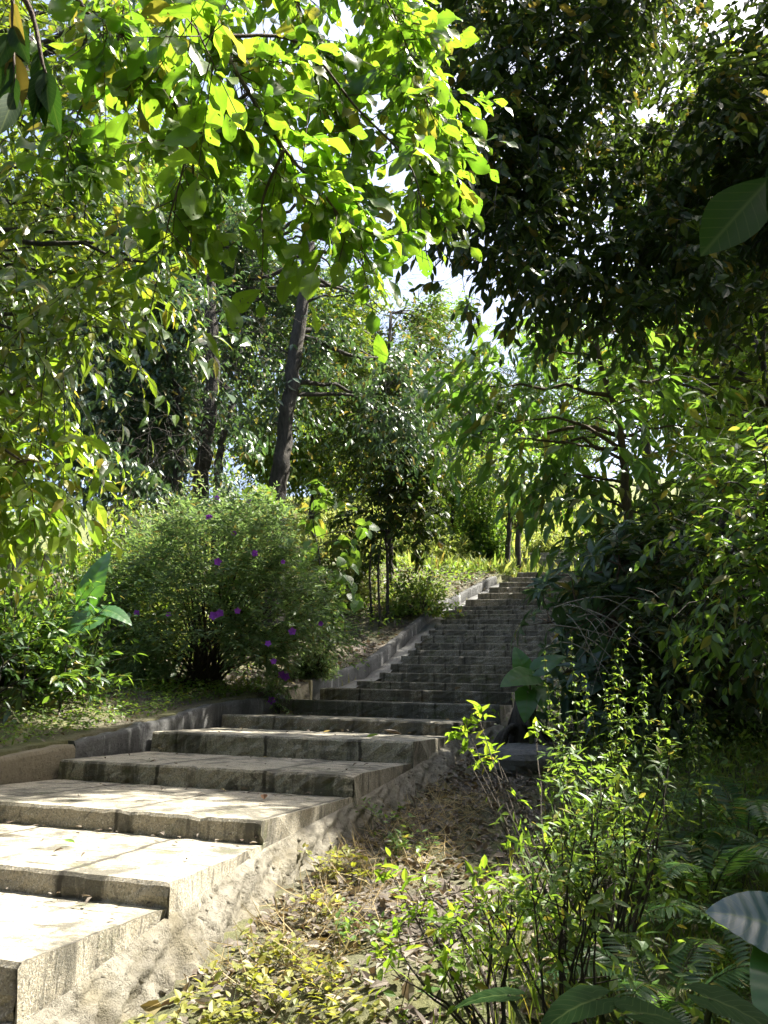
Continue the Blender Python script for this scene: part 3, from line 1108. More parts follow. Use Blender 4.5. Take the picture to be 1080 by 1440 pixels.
# --- C: dark small-leaved tree that closes the top right
rng = np.random.default_rng(202)
bottom = [(560, 330), (620, 330), (650, 360), (700, 400), (760, 440), (820, 440), (870, 470), (920, 430), (1000, 420), (1080, 480), (1200, 500)]
kp = lambda px, py: py < pl(px, bottom) - 25 and px > 630 + 20 * math.sin(py * 0.03)
cl = fill(rng, 200, 600, 1180, -160, 500, 7.1, 8.3, 0.32, 0.48, kp)
cl += [C(690, 385, 7.2, .27), C(760, 415, 7.0, .32), C(830, 425, 7.0, .32), C(880, 450, 7.0, .27), C(990, 400, 7, .32), C(1060, 450, 7, .32), C(655, 60, 7.4, .36), C(960, 75, 7.8, .32), C(905, 150, 7.8, .34), C(1000, 60, 7.9, .3), C(1040, 110, 7.8, .32), C(840, 215, 7.7, .32), C(730, 85, 7.6, .34), C(765, 60, 7.9, .32), C(800, 170, 7.7, .32), C(880, 200, 7.6, .32), C(700, 170, 7.6, .32), C(620, 130, 7.8, .3), C(615, 230, 7.8, .28), C(610, 320, 7.8, .24), C(650, 200, 7.4, .36), C(660, 300, 7.4, .32)]
STEPS_LIT = [(c, r * 0.75) for c, r in LIT[:7]]
front, cl = [c for c in cl if sun_gap(np.array([c[:3]]), rng, 0.0, STEPS_LIT)[0]], []
# the part of the same crown that hangs over the right bank, outside the frame
for _ in range(120):
    cl.append((rng.uniform(2.8, 9.5), rng.uniform(-0.5, 8.0), EYE + rng.uniform(3.4, 7.5), rng.uniform(0.5, 0.8)))
for _ in range(110):
    cl.append((rng.uniform(0.8, 9.5), rng.uniform(7.5, 13.0), EYE + rng.uniform(8.5, 11.5), rng.uniform(0.6, 0.9)))
n_all = len(cl)
cl = [c for c in cl if sun_gap(np.array([c[:3]]), rng, 0.0)[0]]
print('canopy clumps', n_all, len(cl))
baseC = Gp(5.6, 7.2)
rootC = tree('shade_tree', 'dark small-leaved tree whose shaded crown fills the upper right corner', 'tree', 203,
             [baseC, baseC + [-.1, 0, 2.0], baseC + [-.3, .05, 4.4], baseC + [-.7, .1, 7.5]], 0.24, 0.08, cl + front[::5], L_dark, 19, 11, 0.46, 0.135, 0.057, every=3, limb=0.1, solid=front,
             tmpl=T_MID, bark=M_bark, out=0.3, sag=0.4, down=0.6, droop=0.2, twr=0.005,
             holes=[(762, 72, 9), (792, 66, 7), (725, 95, 7), (1012, 25, 8), (975, 38, 5), (870, 10, 8), (715, 85, 9), (900, 160, 13), (985, 130, 11), (800, 160, 7), (720, 170, 6), (850, 240, 9), (645, 405, 30), (930, 330, 9), (880, 380, 10), (690, 260, 5)])
# a near leaf-tipped twig of it at the right edge
mbB, lvB = MB(), Leaves()
p = smooth_path([baseC + [-.3, .05, 4.0], np.array([3.2, 3.6, EYE + 2.6]), at(1250, 120, 1.7), at(1110, 230, 1.6), at(1085, 250, 1.6)], 6)
tube(mbB, p, np.linspace(0.02, 0.003, len(p)), 6)
for (px, py, ex, ey, ww) in ((1086, 248, 992, 348, .4), (1150, 180, 1100, 320, .45), (1200, 160, 1130, 60, .45)):
    a_, b_ = at(px, py, 1.6), at(ex, ey, 1.52)
    l = np.linalg.norm(b_ - a_)
    lvB.add(a_[None], (b_ - a_)[None], np.array([[0.35, -0.8, 0.6]]), l, l * ww, droop=0.08, rng=rng)
mbB.build('branch', M_bark, rootC, True)
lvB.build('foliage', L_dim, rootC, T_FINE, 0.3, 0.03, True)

# --- E: sunlit glossy tree at the left edge, and the yellow-green one under it
rng = np.random.default_rng(301)
edge = [(0, 300), (80, 250), (150, 225), (250, 190), (330, 240), (400, 250), (450, 200), (520, 120), (560, 90)]
kp = lambda px, py: px < pl(py, edge) - 20
cl = fill(rng, 85, -160, 250, -60, 520, 4.2, 6.2, 0.28, 0.42, kp)
cl += [C(190, 400, 4.4, .22), C(140, 430, 4.5, .25), C(215, 370, 4.5, .18), C(150, 340, 4.6, .3)]
bE = Gp(-3.6, 4.9)
tree('glossy_tree', 'sunlit tree with glossy drooping leaves along the upper left edge', 'tree', 302,
     [bE, bE + [.1, 0, 1.4], bE + [.3, -.1, 2.8], bE + [.6, -.2, 4.6]], 0.12, 0.05, cl, L_left, 15, 11, 0.5, 0.115, 0.042, every=3, limb=0.15,
     tmpl=T_LAN, bark=M_bark, out=0.3, sag=0.5, down=0.45, droop=0.25, twr=0.004, gap=False, upn=(0.45, -0.35, 0.75))
rng = np.random.default_rng(303)
cl = fill(rng, 26, -140, 95, 510, 800, 4.2, 5.4, 0.24, 0.36, lambda px, py: px < 88 - abs(py - 600) * 0.12)
bE2 = Gp(-3.1, 5.3)
tree('leafy_shrub', 'tall yellow green shrub with hanging leaves at the left edge above the fern bank', 'shrub', 304,
     [bE2, bE2 + [.05, 0, .8], bE2 + [.1, -.1, 1.6], bE2 + [.3, -.2, 2.6]], 0.05, 0.02, cl, L_yel, 18, 10, 0.36, 0.115, 0.052, every=1, limb=0.05,
     tmpl=T_LAN, bark=M_barkr, out=0.3, sag=0.4, down=0.4, droop=0.25, gap=False, upn=(0.3, -0.2, 0.8))

# --- F: the mid-distance trees on the left bank
rng = np.random.default_rng(401)
TRUNKS = [(298, 440, 17), (299, 470, 17), (299, 500, 17), (297, 535, 16), (293, 570, 17), (288, 600, 19), (284, 640, 24), (281, 675, 26), (320, 625, 16), (330, 655, 20), (350, 680, 18), (419, 465, 16), (411, 515, 16), (406, 555, 15), (399, 610, 16), (394, 650, 16), (389, 690, 18)]


def ground_at(px, Y):
    p = at(px, 900, Y)
    return Gp(p[0], p[1])


def tr_path(px0, Y, pts):
    return [ground_at(px0, Y)] + [at(a, b, Y) for a, b in pts]


cl = fill(rng, 58, 190, 400, 300, 620, 14.0, 16.5, 0.5, 0.85, lambda px, py: not (py > 540 and px > 330))
tree('bank_tree', 'dark tree with straight trunk left of centre, behind the purple bush', 'tree', 402,
     tr_path(280, 14.6, [(281, 690), (287, 640), (298, 540), (297, 420), (300, 300)]), 0.19, 0.10, cl, L_blue, 24, 11, 0.7, 0.13, 0.05, tmpl=T_MID, group='trees on the left bank', every=3, down=0.5, holes=TRUNKS)
cl = fill(rng, 56, 330, 560, 300, 600, 13.8, 16.5, 0.5, 0.85, lambda px, py: not (440 < px < 520 and py > 470))
tree('bank_tree', 'taller tree with thick leaning dark trunk near the centre of the left bank', 'tree', 404,
     tr_path(385, 14.0, [(388, 712), (396, 640), (408, 540), (422, 450), (440, 300)]), 0.2, 0.11, cl, L_blue, 20, 11, 0.7, 0.13, 0.05, tmpl=T_MID, group='trees on the left bank', every=2, down=0.5,
     holes=TRUNKS + [(455, 560, 16), (480, 500, 16), (535, 470, 24), (550, 540, 16)])
cl = fill(rng, 60, 95, 300, 420, 700, 11.4, 13.2, 0.42, 0.7, lambda px, py: px > 100 + abs(py - 560) * 0.2)
tree('bank_tree', 'blue green glossy small tree with branches down to the ground, left of the straight trunk', 'tree', 405,
     tr_path(225, 12.3, [(240, 700), (255, 640), (250, 560), (230, 480)]), 0.09, 0.05, cl, L_blue, 30, 11, 0.55, 0.125, 0.048, tmpl=T_LAN, group='trees on the left bank', every=3, down=0.7, holes=TRUNKS)
cl = fill(rng, 44, 470, 610, 440, 680, 17.8, 20.2, 0.6, 0.95, lambda px, py: px > 520 or py > 540)
tree('bank_tree', 'dark thin tree silhouetted against the white sky beside the stairs', 'tree', 406,
     tr_path(548, 19.0, [(548, 760), (548, 680), (545, 560), (550, 440)]), 0.09, 0.04, cl, L_dark, 20, 11, 0.55, 0.11, 0.045, tmpl=T_MID, group='trees on the left bank', every=2, down=0.4,
     holes=[(570, 480, 20), (525, 520, 14), (590, 560, 14)])
# thin trunks beside them
rng = np.random.default_rng(407)
cl = fill(rng, 9, 270, 350, 480, 600, 14.0, 15.0, 0.4, 0.6)
tree('young_tree', 'short dark tree with a crooked side limb just right of the straight trunk', 'tree', 408,
     tr_path(303, 14.6, [(305, 690), (308, 640), (318, 600), (330, 560)]), 0.1, 0.05, cl, L_blue, 18, 10, 0.6, 0.12, 0.05, group='trees on the left bank')
cl = [C(360, 640, 13.2, .3), C(350, 655, 13.2, .3), C(375, 700, 13, .35)]
# dark saplings by the upper wall
rng = np.random.default_rng(411)
cl = fill(rng, 34, 505, 600, 590, 790, 16.4, 17.8, 0.3, 0.46, lambda px, py: abs(px - 548) < 52 - max(0, py - 740) * 0.35)
tree('dark_sapling', 'dark leafy sapling on thin stems beside the upper kerb wall', 'sapling', 412,
     tr_path(545, 17.1, [(545, 800), (543, 740), (548, 680), (550, 600)]), 0.04, 0.018, cl, L_dark, 14, 9, 0.45, 0.17, 0.08, tmpl=T_OV, every=1, down=0.4)
for k, (px, Y, lab) in enumerate(((522, 17.4, 'thin bare dark sapling stem left of the leafy sapling'), (534, 16.7, 'thin forked sapling right in front of the leafy sapling'))):
    tree('bare_sapling', lab, 'sapling', 420 + k, tr_path(px, Y, [(px - 2, 800), (px + 3, 740), (px - 1, 690)]), 0.028, 0.014,
         [C(px - 6, 700, Y, .3), C(px + 8, 660, Y, .32)], L_dark, 9, 8, 0.4, 0.15, 0.07, group='saplings by the upper wall')

# --- G: dense fine-leaved tree in the middle distance right of the sky gap
rng = np.random.default_rng(501)
cl = fill(rng, 60, 590, 740, 455, 690, 24.5, 28.5, 0.8, 1.3, lambda px, py: (px - 660) ** 2 / 75 ** 2 + (py - 560) ** 2 / 120 ** 2 < 1)
tree('round_tree', 'dense mid green round-crowned tree behind the stairs, right of the white sky gap', 'tree', 502,
     tr_path(668, 26.6, [(668, 720), (680, 640), (670, 560)]), 0.13, 0.06, cl, L_mid, 24, 11, 0.8, 0.15, 0.065, tmpl=T_TINY, every=2)


# --- H: tree with rosettes of long leaves right of the stairs
def rosettes(rng, lv, tips, K=8, L=0.26, W=0.075, droop=0.3, mb=None):
    for (p, axis_, sc_) in tips:
        a = unit(axis_)
        x = unit(np.cross(a, [0.31, 0.2, 0.9]))
        y = np.cross(a, x)
        n = K + rng.integers(-2, 3)
        th = np.arange(n) * 2.4 + rng.uniform(0, 6)
        el = rng.uniform(0.05, 0.75, n)
        D = (np.cos(th)[:, None] * x + np.sin(th)[:, None] * y) * np.cos(el)[:, None] + a * np.sin(el)[:, None] + np.array([0, 0, -0.12])
        N = a[None] + rng.normal(size=(n, 3)) * 0.15 + np.array([0, 0, 0.3])
        l = L * sc_ * rng.uniform(0.65, 1.2, n)
        lv.add(p[None] + rng.normal(size=(n, 3)) * 0.02 * sc_, D, N, l, l * W / L, droop=droop * rng.uniform(0.4, 1.3, n), rng=rng)


def rosette_tree(name, label, seed, path, r0, r1, nodes, mat, per=5, spread=0.35, L=0.26, W=0.075, bark=None, K=8, tmpl=T_LAN, droop=0.3, limb=0.35, gap=True):
    rng = np.random.default_rng(seed)
    root = empty(name, path[0], label, 'tree' if 'tree' in name else 'shrub')
    mb = MB()
    lv = Leaves()
    trunk_mesh(mb, path, r0, r1, nodes, rng, limb)
    for (x, y, z, r) in nodes:
        c = np.array([x, y, z])
        m = max(2, int(per * r / 0.35))
        tips = []
        for _ in range(m):
            d = unit(rdir(rng, 1)[0] + np.array([0, 0, 0.35]))
            t = c + d * r * rng.uniform(0.5, 1.1)
            sticks(mb, [c], [t], 0.008, 0.004)
            tips.append((t, d + np.array([0, 0, 0.5]), rng.uniform(0.7, 1.15)))
        rosettes(rng, lv, tips, K, L, W, droop)
    if gap:
        lv.filter(lambda P: sun_gap(P, rng, 0.15))
    mb.build('trunk', bark or M_barkr, root, True)
    lv.build('crown', mat, root, tmpl, 0.2, 0.03)
    return root


rng = np.random.default_rng(601)
nodes = [C(*c) for c in ((645, 545, 9.4, .3), (690, 520, 9.2, .34), (740, 500, 9.4, .36), (700, 470, 9.6, .34), (800, 480, 9.6, .36), (760, 560, 9.1, .36), (830, 560, 9.2, .36),
                         (880, 590, 8.8, .34), (920, 560, 9.4, .36), (960, 620, 9.4, .38), (700, 600, 9.2, .36), (680, 600, 9.4, .26), (760, 630, 9.2, .36), (800, 690, 8.5, .26),
                         (850, 650, 9.2, .36), (930, 690, 9.2, .38), (770, 670, 9.5, .3), (810, 740, 9.3, .34), (840, 760, 9.0, .36), (900, 780, 9.0, .38), (980, 760, 9.4, .4),
                         (870, 520, 9.6, .36), (980, 540, 9.8, .4), (1030, 640, 9.8, .4), (640, 600, 9.6, .2), (660, 480, 9.8, .28), (800, 600, 9.7, .36), (900, 650, 9.7, .38))]
tree('long_leaved_tree', 'bright green tree with long drooping leaves right of the stairs', 'tree', 602,
     tr_path(885, 9.3, [(884, 760), (878, 680), (872, 600), (850, 530), (835, 470)]), 0.07, 0.03, nodes + fill(rng, 22, 640, 1000, 470, 800, 9.0, 10.2, 0.26, 0.36, lambda px, py: px > 650 + max(0, py - 610) * 1.5), L_large, 16, 7, 0.5, 0.21, 0.075, tmpl=T_LAN, bark=M_barkr, down=0.45, droop=0.35, limb=0.16, every=2, wave=0.04, gap=False, Lvar=0.35)
# bare grey branches seen inside it are limbs of the same trunk (see trunk_mesh)

rng = np.random.default_rng(603)
nodes = fill(rng, 52, 762, 1000, 750, 1000, 7.2, 9.2, 0.26, 0.38, lambda px, py: px > 768 + max(0, py - 940) * 0.5)
rosette_tree('dark_shrub', 'dark large-leaved shrub crowding the right side of the stairs', 604,
             tr_path(860, 7.6, [(862, 980), (865, 900), (868, 820)]), 0.045, 0.02, nodes, L_blue, per=7, L=0.24, W=0.075, bark=M_barkr, tmpl=T_LAN, droop=0.45, gap=False)

# --- J: right edge shrub
rng = np.random.default_rng(611)
cl = fill(rng, 60, 965, 1200, 570, 900, 4.8, 6.0, 0.24, 0.38, lambda px, py: px > 985 + abs(py - 700) * 0.12)
b = ground_at(1090, 5.4)
tree('leafy_shrub', 'tall bushy shrub with small yellow tipped leaves at the right edge', 'shrub', 612,
     [b, b + [0, 0, .7], b + [.05, 0, 1.3], b + [0, 0, 1.9]], 0.04, 0.01, cl, L_mid, 18, 11, 0.34, 0.09, 0.038, tmpl=T_LAN, down=0.4, every=3, limb=0.15)
rng = np.random.default_rng(613)
cl = fill(rng, 36, 880, 1180, 430, 620, 9.6, 11.4, 0.3, 0.5, lambda px, py: px > 880)
b = ground_at(1120, 10.6)
tree('yellow_leaved_tree', 'sunlit yellow green tree between the dark crown and the shrub at the right edge', 'tree', 614,
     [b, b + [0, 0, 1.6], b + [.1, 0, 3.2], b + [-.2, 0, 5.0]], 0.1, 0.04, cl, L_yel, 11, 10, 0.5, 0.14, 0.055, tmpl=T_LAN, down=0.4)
# dark thicket behind them down to the ground
rng = np.random.default_rng(615)
cl = fill(rng, 60, 880, 1250, 700, 1020, 6.4, 8.6, 0.35, 0.5)
b = ground_at(1020, 7.2)
tree('dark_thicket', 'deep shaded thicket at the right, below the yellow tipped shrub', 'thicket', 616,
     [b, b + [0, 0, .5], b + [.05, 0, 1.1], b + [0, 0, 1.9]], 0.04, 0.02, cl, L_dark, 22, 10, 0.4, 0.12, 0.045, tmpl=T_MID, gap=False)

# --- background: meadow, bushes, saplings, far trees
rng = np.random.default_rng(701)
n = 16000
P = np.stack([rng.uniform(-9, 14, n), rng.uniform(21.5, 60, n), np.zeros(n)], 1)
P[:, 2] = G(P[:, 0], P[:, 1])
lv = Leaves()
for _ in range(3):
    lv.add(P + rng.normal(size=P.shape) * [0.12, 0.12, 0], np.array([0, 0, 1.0]) + rng.normal(size=P.shape) * 0.4, rng.normal(size=P.shape), rng.uniform(0.15, 0.6, n), 0.08, droop=0.4, rng=rng)
o = lv.build('meadow_grass', L_meadow, None, T_MID)
tag(o, 'bright yellow green meadow growth beyond the top of the stairs', 'grass', kind='stuff')


def bush(name, label, cat, seed, px, Y, w_, h_, mat, L, W, n, group=None, tmpl=T_MID, gap=False, lift=0.1):
    """rounded bush of leafy shoots"""
    rng = np.random.default_rng(seed)
    b = ground_at(px, Y)
    root = empty(name, b, label, cat, group)
    lv = Leaves()
    mb = MB()
    m = max(8, n // 12)
    d = rdir(rng, m)
    d[:, 2] = np.abs(d[:, 2])
    rr = rng.uniform(0.45, 1.0, m)
    tip = b + d * rr[:, None] * np.array([w_ / 2, w_ / 2, h_]) * (1 + 0.12 * np.sin(d[:, :1] * 7 + seed) + 0.1 * np.sin(d[:, 1:2] * 9))
    org = b + (tip - b) * [0.15, 0.15, 0.0] + np.array([0, 0, lift])
    sticks(mb, org, tip, 0.006, 0.002)
    K = 12
    s = rng.uniform(0.45, 1.05, (m, K))
    P = org[:, None] + (tip - org)[:, None] * s[..., None]
    td = unit(tip - org)[:, None]
    D = unit(td * 0.5 + rng.normal(size=P.shape) * 0.7)
    N = unit(np.array([0, 0, 1.0]) + rng.normal(size=P.shape) * 0.5)
    P, D, N = (a_.reshape(-1, 3) for a_ in (P, D, N))
    l = L * rng.uniform(0.6, 1.3, len(P))
    lv.add(P, D, N, l, l * W / L, rng=rng)
    if gap:
        lv.filter(lambda P: sun_gap(P, rng, 0.2))
    mb.build('stems', M_twig, root)
    lv.build('foliage', mat, root, tmpl)
    return root


bush('round_bush', 'bright green rounded bush beside the top of the kerb wall', 'bush', 711, 680, 25.5, 2.2, 3.0, L_mid, 0.16, 0.07, 4200)
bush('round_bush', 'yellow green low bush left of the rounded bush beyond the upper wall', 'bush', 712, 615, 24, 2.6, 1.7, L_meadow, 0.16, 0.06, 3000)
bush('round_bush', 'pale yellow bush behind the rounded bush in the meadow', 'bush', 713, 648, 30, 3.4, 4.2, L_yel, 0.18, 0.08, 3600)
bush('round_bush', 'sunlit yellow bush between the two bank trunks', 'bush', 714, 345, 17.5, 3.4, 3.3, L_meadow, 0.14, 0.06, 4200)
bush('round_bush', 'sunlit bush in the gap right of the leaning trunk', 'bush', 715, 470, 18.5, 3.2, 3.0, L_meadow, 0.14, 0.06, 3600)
bush('round_bush', 'sunlit low bush beside the dark sapling on the bank', 'bush', 716, 590, 17.5, 2.0, 1.2, L_weed, 0.1, 0.045, 2400)
bush('round_bush', 'airy light green bush at the left end of the meadow behind the dark sapling', 'bush', 717, 598, 26, 3.0, 2.6, L_weed, 0.15, 0.06, 3600)
bush('round_bush', 'tall pale bush closing the meadow behind the slim trunks', 'bush', 718, 720, 33, 5.0, 4.6, L_meadow, 0.2, 0.09, 4800)
bush('round_bush', 'low grassy bush right of the slim trunks by the upper path', 'bush', 719, 775, 27, 2.6, 1.5, L_meadow, 0.15, 0.06, 3000)
for k, (px, Y, top, lab) in enumerate(((636, 26, 640, 'thin sapling trunk at the left of the meadow, left of the round bush'), (686, 28, 620, 'pale straight young trunk behind the round bush'),
                                       (716, 25, 640, 'slim dark trunk just right of the round bush'), (733, 24, 650, 'leaning dark young trunk right of the slim one, by the upper path'))):
    tree('meadow_sapling', lab, 'sapling', 730 + k, tr_path(px - 2, Y, [(px - 4 if k == 3 else px, 740), (px + (4 if k == 3 else 1), 690), (px + 2, top)]), 0.085 if k < 2 else 0.11, 0.04,
         [C(px + dx, top + dy, Y, .55) for dx, dy in ((0, -10), (-18, 10), (20, 5), (8, 30))], L_meadow if k < 2 else L_mid, 10, 9, 0.6, 0.16, 0.07, group='young trunks in the meadow', bark=M_barkl if k == 1 else M_bark, tmpl=T_MID, gap=False)

far = [(-14, 22, 15, 4.0, L_left, 'tall pale green tree far behind the glossy tree at the left'), (-8.5, 26, 15, 4.0, L_mid, 'tall tree far behind the straight bank trunk'),
       (-3.0, 33, 11, 3.2, L_left, 'light green far tree behind the leaning bank trunk'), (-19, 34, 17, 4.6, L_mid, 'farthest tall tree at the left'),
       (-2.5, 52, 11, 3.6, L_mid, 'small hazy far tree under the white sky gap'), (6, 58, 10, 3.8, L_left, 'distant tree at the far end of the meadow'), (13, 55, 13, 4.4, L_mid, 'distant broad tree right of the meadow end'),
       (11.5, 22, 14, 4.2, L_yel, 'tall sunlit yellow tree behind the dark crown'), (8.4, 16, 12, 3.0, L_yel, 'sunlit yellow green tree behind the long-leaved tree'), (16, 28, 16, 4.6, L_mid, 'tall green tree at the right behind the yellow trees'), (8.3, 24, 9, 2.4, L_left, 'light green tree behind the round-crowned tree')]
for k, (x, y, h, r, mat, lab) in enumerate(far):
    rng = np.random.default_rng(760 + k)
    b = Gp(x, y)
    cl = []
    for _ in range(int(55 + r * 16)):
        d = rdir(rng, 1)[0] * rng.uniform(0.35, 1) ** 0.5
        cl.append((x + d[0] * r, y + d[1] * r, b[2] + h * 0.6 + d[2] * h * 0.42, rng.uniform(0.7, 1.15)))
    tree('forest_tree', lab, 'tree', 780 + k, [b, b + [0.1, 0, h * .3], b + [-.1, 0, h * .6], b + [0, 0, h * .9]], 0.25, 0.08, cl, mat, 10, 10, 0.9, 0.22, 0.1, tmpl=T_TINY, group='forest trees in the background', every=2, twigs=False, holes=[(648, 405, 42), (575, 475, 36), (545, 455, 22), (525, 165, 16), (600, 520, 20)])

for k, (x, y, h, r_, lab) in enumerate(((-4.5, -3.5, 8, 2.6, 'dense unseen tree added behind the viewpoint on the left to block skylight'), (0.5, -6.0, 9, 3.2, 'dense unseen tree added directly behind the viewpoint to block skylight'), (5.0, -3.5, 8, 2.8, 'dense unseen tree added behind the viewpoint on the right to block skylight'),
                                  (7.5, 2.0, 9, 3.0, 'dense tree added out of view beside the right bank to block skylight'), (-7.5, 2.0, 8, 2.6, 'dense tree added out of view left of the bottom steps to block skylight'))):  # unseen trees added around the camera to keep skylight off the foreground
    rng = np.random.default_rng(860 + k)
    b = Gp(x, y)
    cl = []
    for _ in range(70):
        d = rdir(rng, 1)[0] * rng.uniform(0.3, 1) ** 0.5
        cl.append((x + d[0] * r_, y + d[1] * r_, b[2] + h * 0.55 + d[2] * h * 0.45, 0.9))
    tree('forest_tree', lab, 'tree', 870 + k, [b, b + [0.1, 0, h * .3], b + [-.1, 0, h * .6], b + [0, 0, h * .9]], 0.22, 0.08, cl, L_dark, 9, 9, 0.9, 0.3, 0.14, tmpl=T_TINY, group='unseen trees added around the viewpoint to block skylight', every=3, twigs=False)

# --- upper flight glimpsed past the top
rng = np.random.default_rng(801)
p0 = at(733, 783, 25.5)
up = empty('upper_steps', p0, 'short pale flight of steps glimpsed at the top of the path', 'steps')
for k in range(4):
    A = at(736 + 3 * k, 785 - 7.5 * k, 25.5 + 0.7 * k)
    B_ = A + Eq * 2.2
    step_block(A, B_, A + U * 0.7, B_ + U * 0.7, A[2], A[2] - 0.6, rng).build('step', M_gutter, up)

# ------------------------------------------------------------------ plants on the left bank
# purple flowering bush
rng = np.random.default_rng(901)
bN = ground_at(290, 9.9)
rootN = empty('flowering_bush', bN, 'big rounded sage green bush with scattered purple flowers', 'bush')
prof = [(110, 890), (135, 800), (165, 770), (185, 722), (215, 728), (250, 690), (285, 700), (318, 672), (345, 700), (385, 698), (405, 745), (440, 752), (455, 815), (485, 880)]
cl = []
while len(cl) < 420:
    px, py = rng.uniform(115, 485), rng.uniform(690, 985)
    if py < pl(px, prof) + 40 or (px > 395 and py > 905):
        continue
    if (px - 320) ** 2 / 110 ** 2 + (py - 955) ** 2 / 42 ** 2 < 1:
        continue
    if math.sin(px * 0.045 + 1) * math.sin(py * 0.05) > 0.4:
        continue
    dpt = math.sqrt(max(0.02, 1 - ((px - 300) / 200) ** 2)) * 1.15
    Y = 9.9 + rng.uniform(-1, 0.6) * dpt
    cl.append(C(px, py, Y, rng.uniform(0.15, 0.22)))
lvN, mbN = Leaves(), MB()
for _ in range(46):
    px = rng.uniform(120, 480)
    cl.append(C(px, pl(px, prof) + rng.uniform(6, 34), 9.9 + rng.uniform(-.4, .4), rng.uniform(.06, .13)))
crown(rng, lvN, cl, 62, 13, 0.28, 0.07, 0.023, axis_p=bN + [0, 0, .8], out=1.2, sag=0.15, down=0.0, droop=0.1, tw=mbN, twr=0.002, jitter=0.6, gap=False)
for c in cl[::6]:
    tube(mbN, bez(bN + rng.normal(size=3) * [.12, .12, 0], bN + (np.array(c[:3]) - bN) * [.4, .4, .7], c[:3], 6), np.linspace(0.014, 0.004, 6), 5)
mbN.build('stems', M_twig, rootN)
lvN.build('foliage', L_bush, rootN, T_TINY)


def flower(px, py, Y, r, parent):
    mb, lv = MB(), Leaves()
    c = at(px, py, Y)
    ax = unit(cam_pos - c + rng.normal(size=3) * 0.9 + np.array([0, 0, 1.0]))
    x = unit(np.cross(ax, [0.2, 0.9, 0.3]))
    y = np.cross(ax, x)
    th = np.arange(5) * 1.2566 + rng.uniform(0, 6)
    D = np.cos(th)[:, None] * x + np.sin(th)[:, None] * y + ax * 0.25
    lv.add(np.repeat(c[None], 5, 0), D, np.repeat(ax[None], 5, 0), r, r * 0.95, droop=0.15, rng=rng)
    lv.put(mb, T_OV, 0.1)
    return mb.build('flower', L_petal, parent)


for (px, py, r) in ((306, 790, .05), (358, 778, .045), (300, 866, .055), (309, 862, .05), (334, 859, .04), (411, 888, .05), (377, 905, .04), (294, 727, .045), (329, 750, .04), (192, 862, .04), (237, 864, .035), (385, 930, .04), (451, 877, .035), (305, 700, .035), (350, 705, .03), (398, 790, .03)):
    dpt = math.sqrt(max(0.02, 1 - ((px - 300) / 200) ** 2)) * 1.15
    flower(px, py, 9.9 - dpt * (1.1 if py > 760 else 0.8) - 0.08, r * 0.95, rootN)
# small flowering sprig by the kerb wall
rng = np.random.default_rng(905)
bs = ground_at(383, 9.75)
rs = empty('flowering_sprig', bs, 'small sprig with two pink purple flowers at the gap between the kerb walls', 'plant')
lv, mb = Leaves(), MB()
crown(rng, lv, [C(392, 965, 9.5, .15), C(400, 947, 9.5, .13), C(382, 980, 9.5, .14)], 240, 9, 0.2, 0.05, 0.018, tw=mb, twr=0.002, gap=False)
tube(mb, [bs, at(390, 968, 9.5), at(398, 945, 9.5)], [0.006, 0.004, 0.003], 5)
mb.build('stems', M_twig, rs)
lv.build('foliage', L_bush, rs, T_TINY)
for (px, py) in ((396, 949), (382, 985), (402, 952)):
    flower(px, py, 9.35, 0.05, rs)


# elephant ears
def ear_blade(c, D, N, L, W, rng, droop=0.3, rib=0.005):
    """heart-shaped blade with a notch at the stalk; c is where the stalk joins"""
    D, N = unit(D), unit(N)
    N = unit(N - (N @ D) * D)
    B = np.cross(D, N)
    nr, nc = 31, 13
    vs = np.linspace(-0.28, 1, nr)
    V, A = [], []
    for v in vs:
        if v < 0:
            hw = 0.5 * math.sqrt(max(0, 1 - (v / 0.30) ** 2)) * 0.82
        else:
            hw = 0.46 * (1 - v ** 1.7) ** 0.8
        for j in range(nc):
            u = j / (nc - 1) * 2 - 1
            vv = v
            if v < 0:
                inner = 0.55 * (-v / 0.28)
                au = inner + (1 - inner) * abs(u)
                x = math.copysign(hw * au if hw > 0.02 else 0.2, u if u != 0 else 1) if abs(u) > 1e-6 else 0.0
                if abs(u) < 1e-6:
                    vv = min(0.0, v * 0.12)
            else:
                x = u * hw
            z = 0.16 * abs(x) - droop * max(v, 0) ** 2 - 0.25 * x * x + rib * math.sin(v * 30 - abs(x) * 12)
            V.append(np.asarray(c) + D * vv * L + B * x * W + N * z * L)
            A.append((u, max(0, v), 0.5))
    i = np.arange(nr - 1)[:, None] * nc + np.arange(nc - 1)[None]
    mb = MB()
    mb.add(V, np.stack([i, i + 1, i + nc + 1, i + nc], -1).reshape(-1), np.full((nr - 1) * (nc - 1), 4), A)
    return mb


def ear_plant(label, base, blades, mat, seed, stalk=0.012, name='elephant_ear_plant'):
    """blades: (stalk top, direction, normal, length, width[, label])"""
    rng = np.random.default_rng(seed)
    root = empty(name, base, label, 'plant')
    for bl in blades:
        top, D, N, L, W = bl[:5]
        mb = ear_blade(top, D, N, L, W, rng, rib=0.009 if len(bl) > 5 else 0.005)
        o = mb.build('leaf', bl[5] if len(bl) > 5 else mat, root, True)
        s = MB()
        mid = (np.asarray(base) + top) / 2 + np.array([0, 0, 0.2 * np.linalg.norm(top - base)])
        tube(s, bez(base, mid, top, 9), np.linspace(stalk, stalk * 0.5, 9), 6)
        s.build('stalk', M_stem, o)
    return root


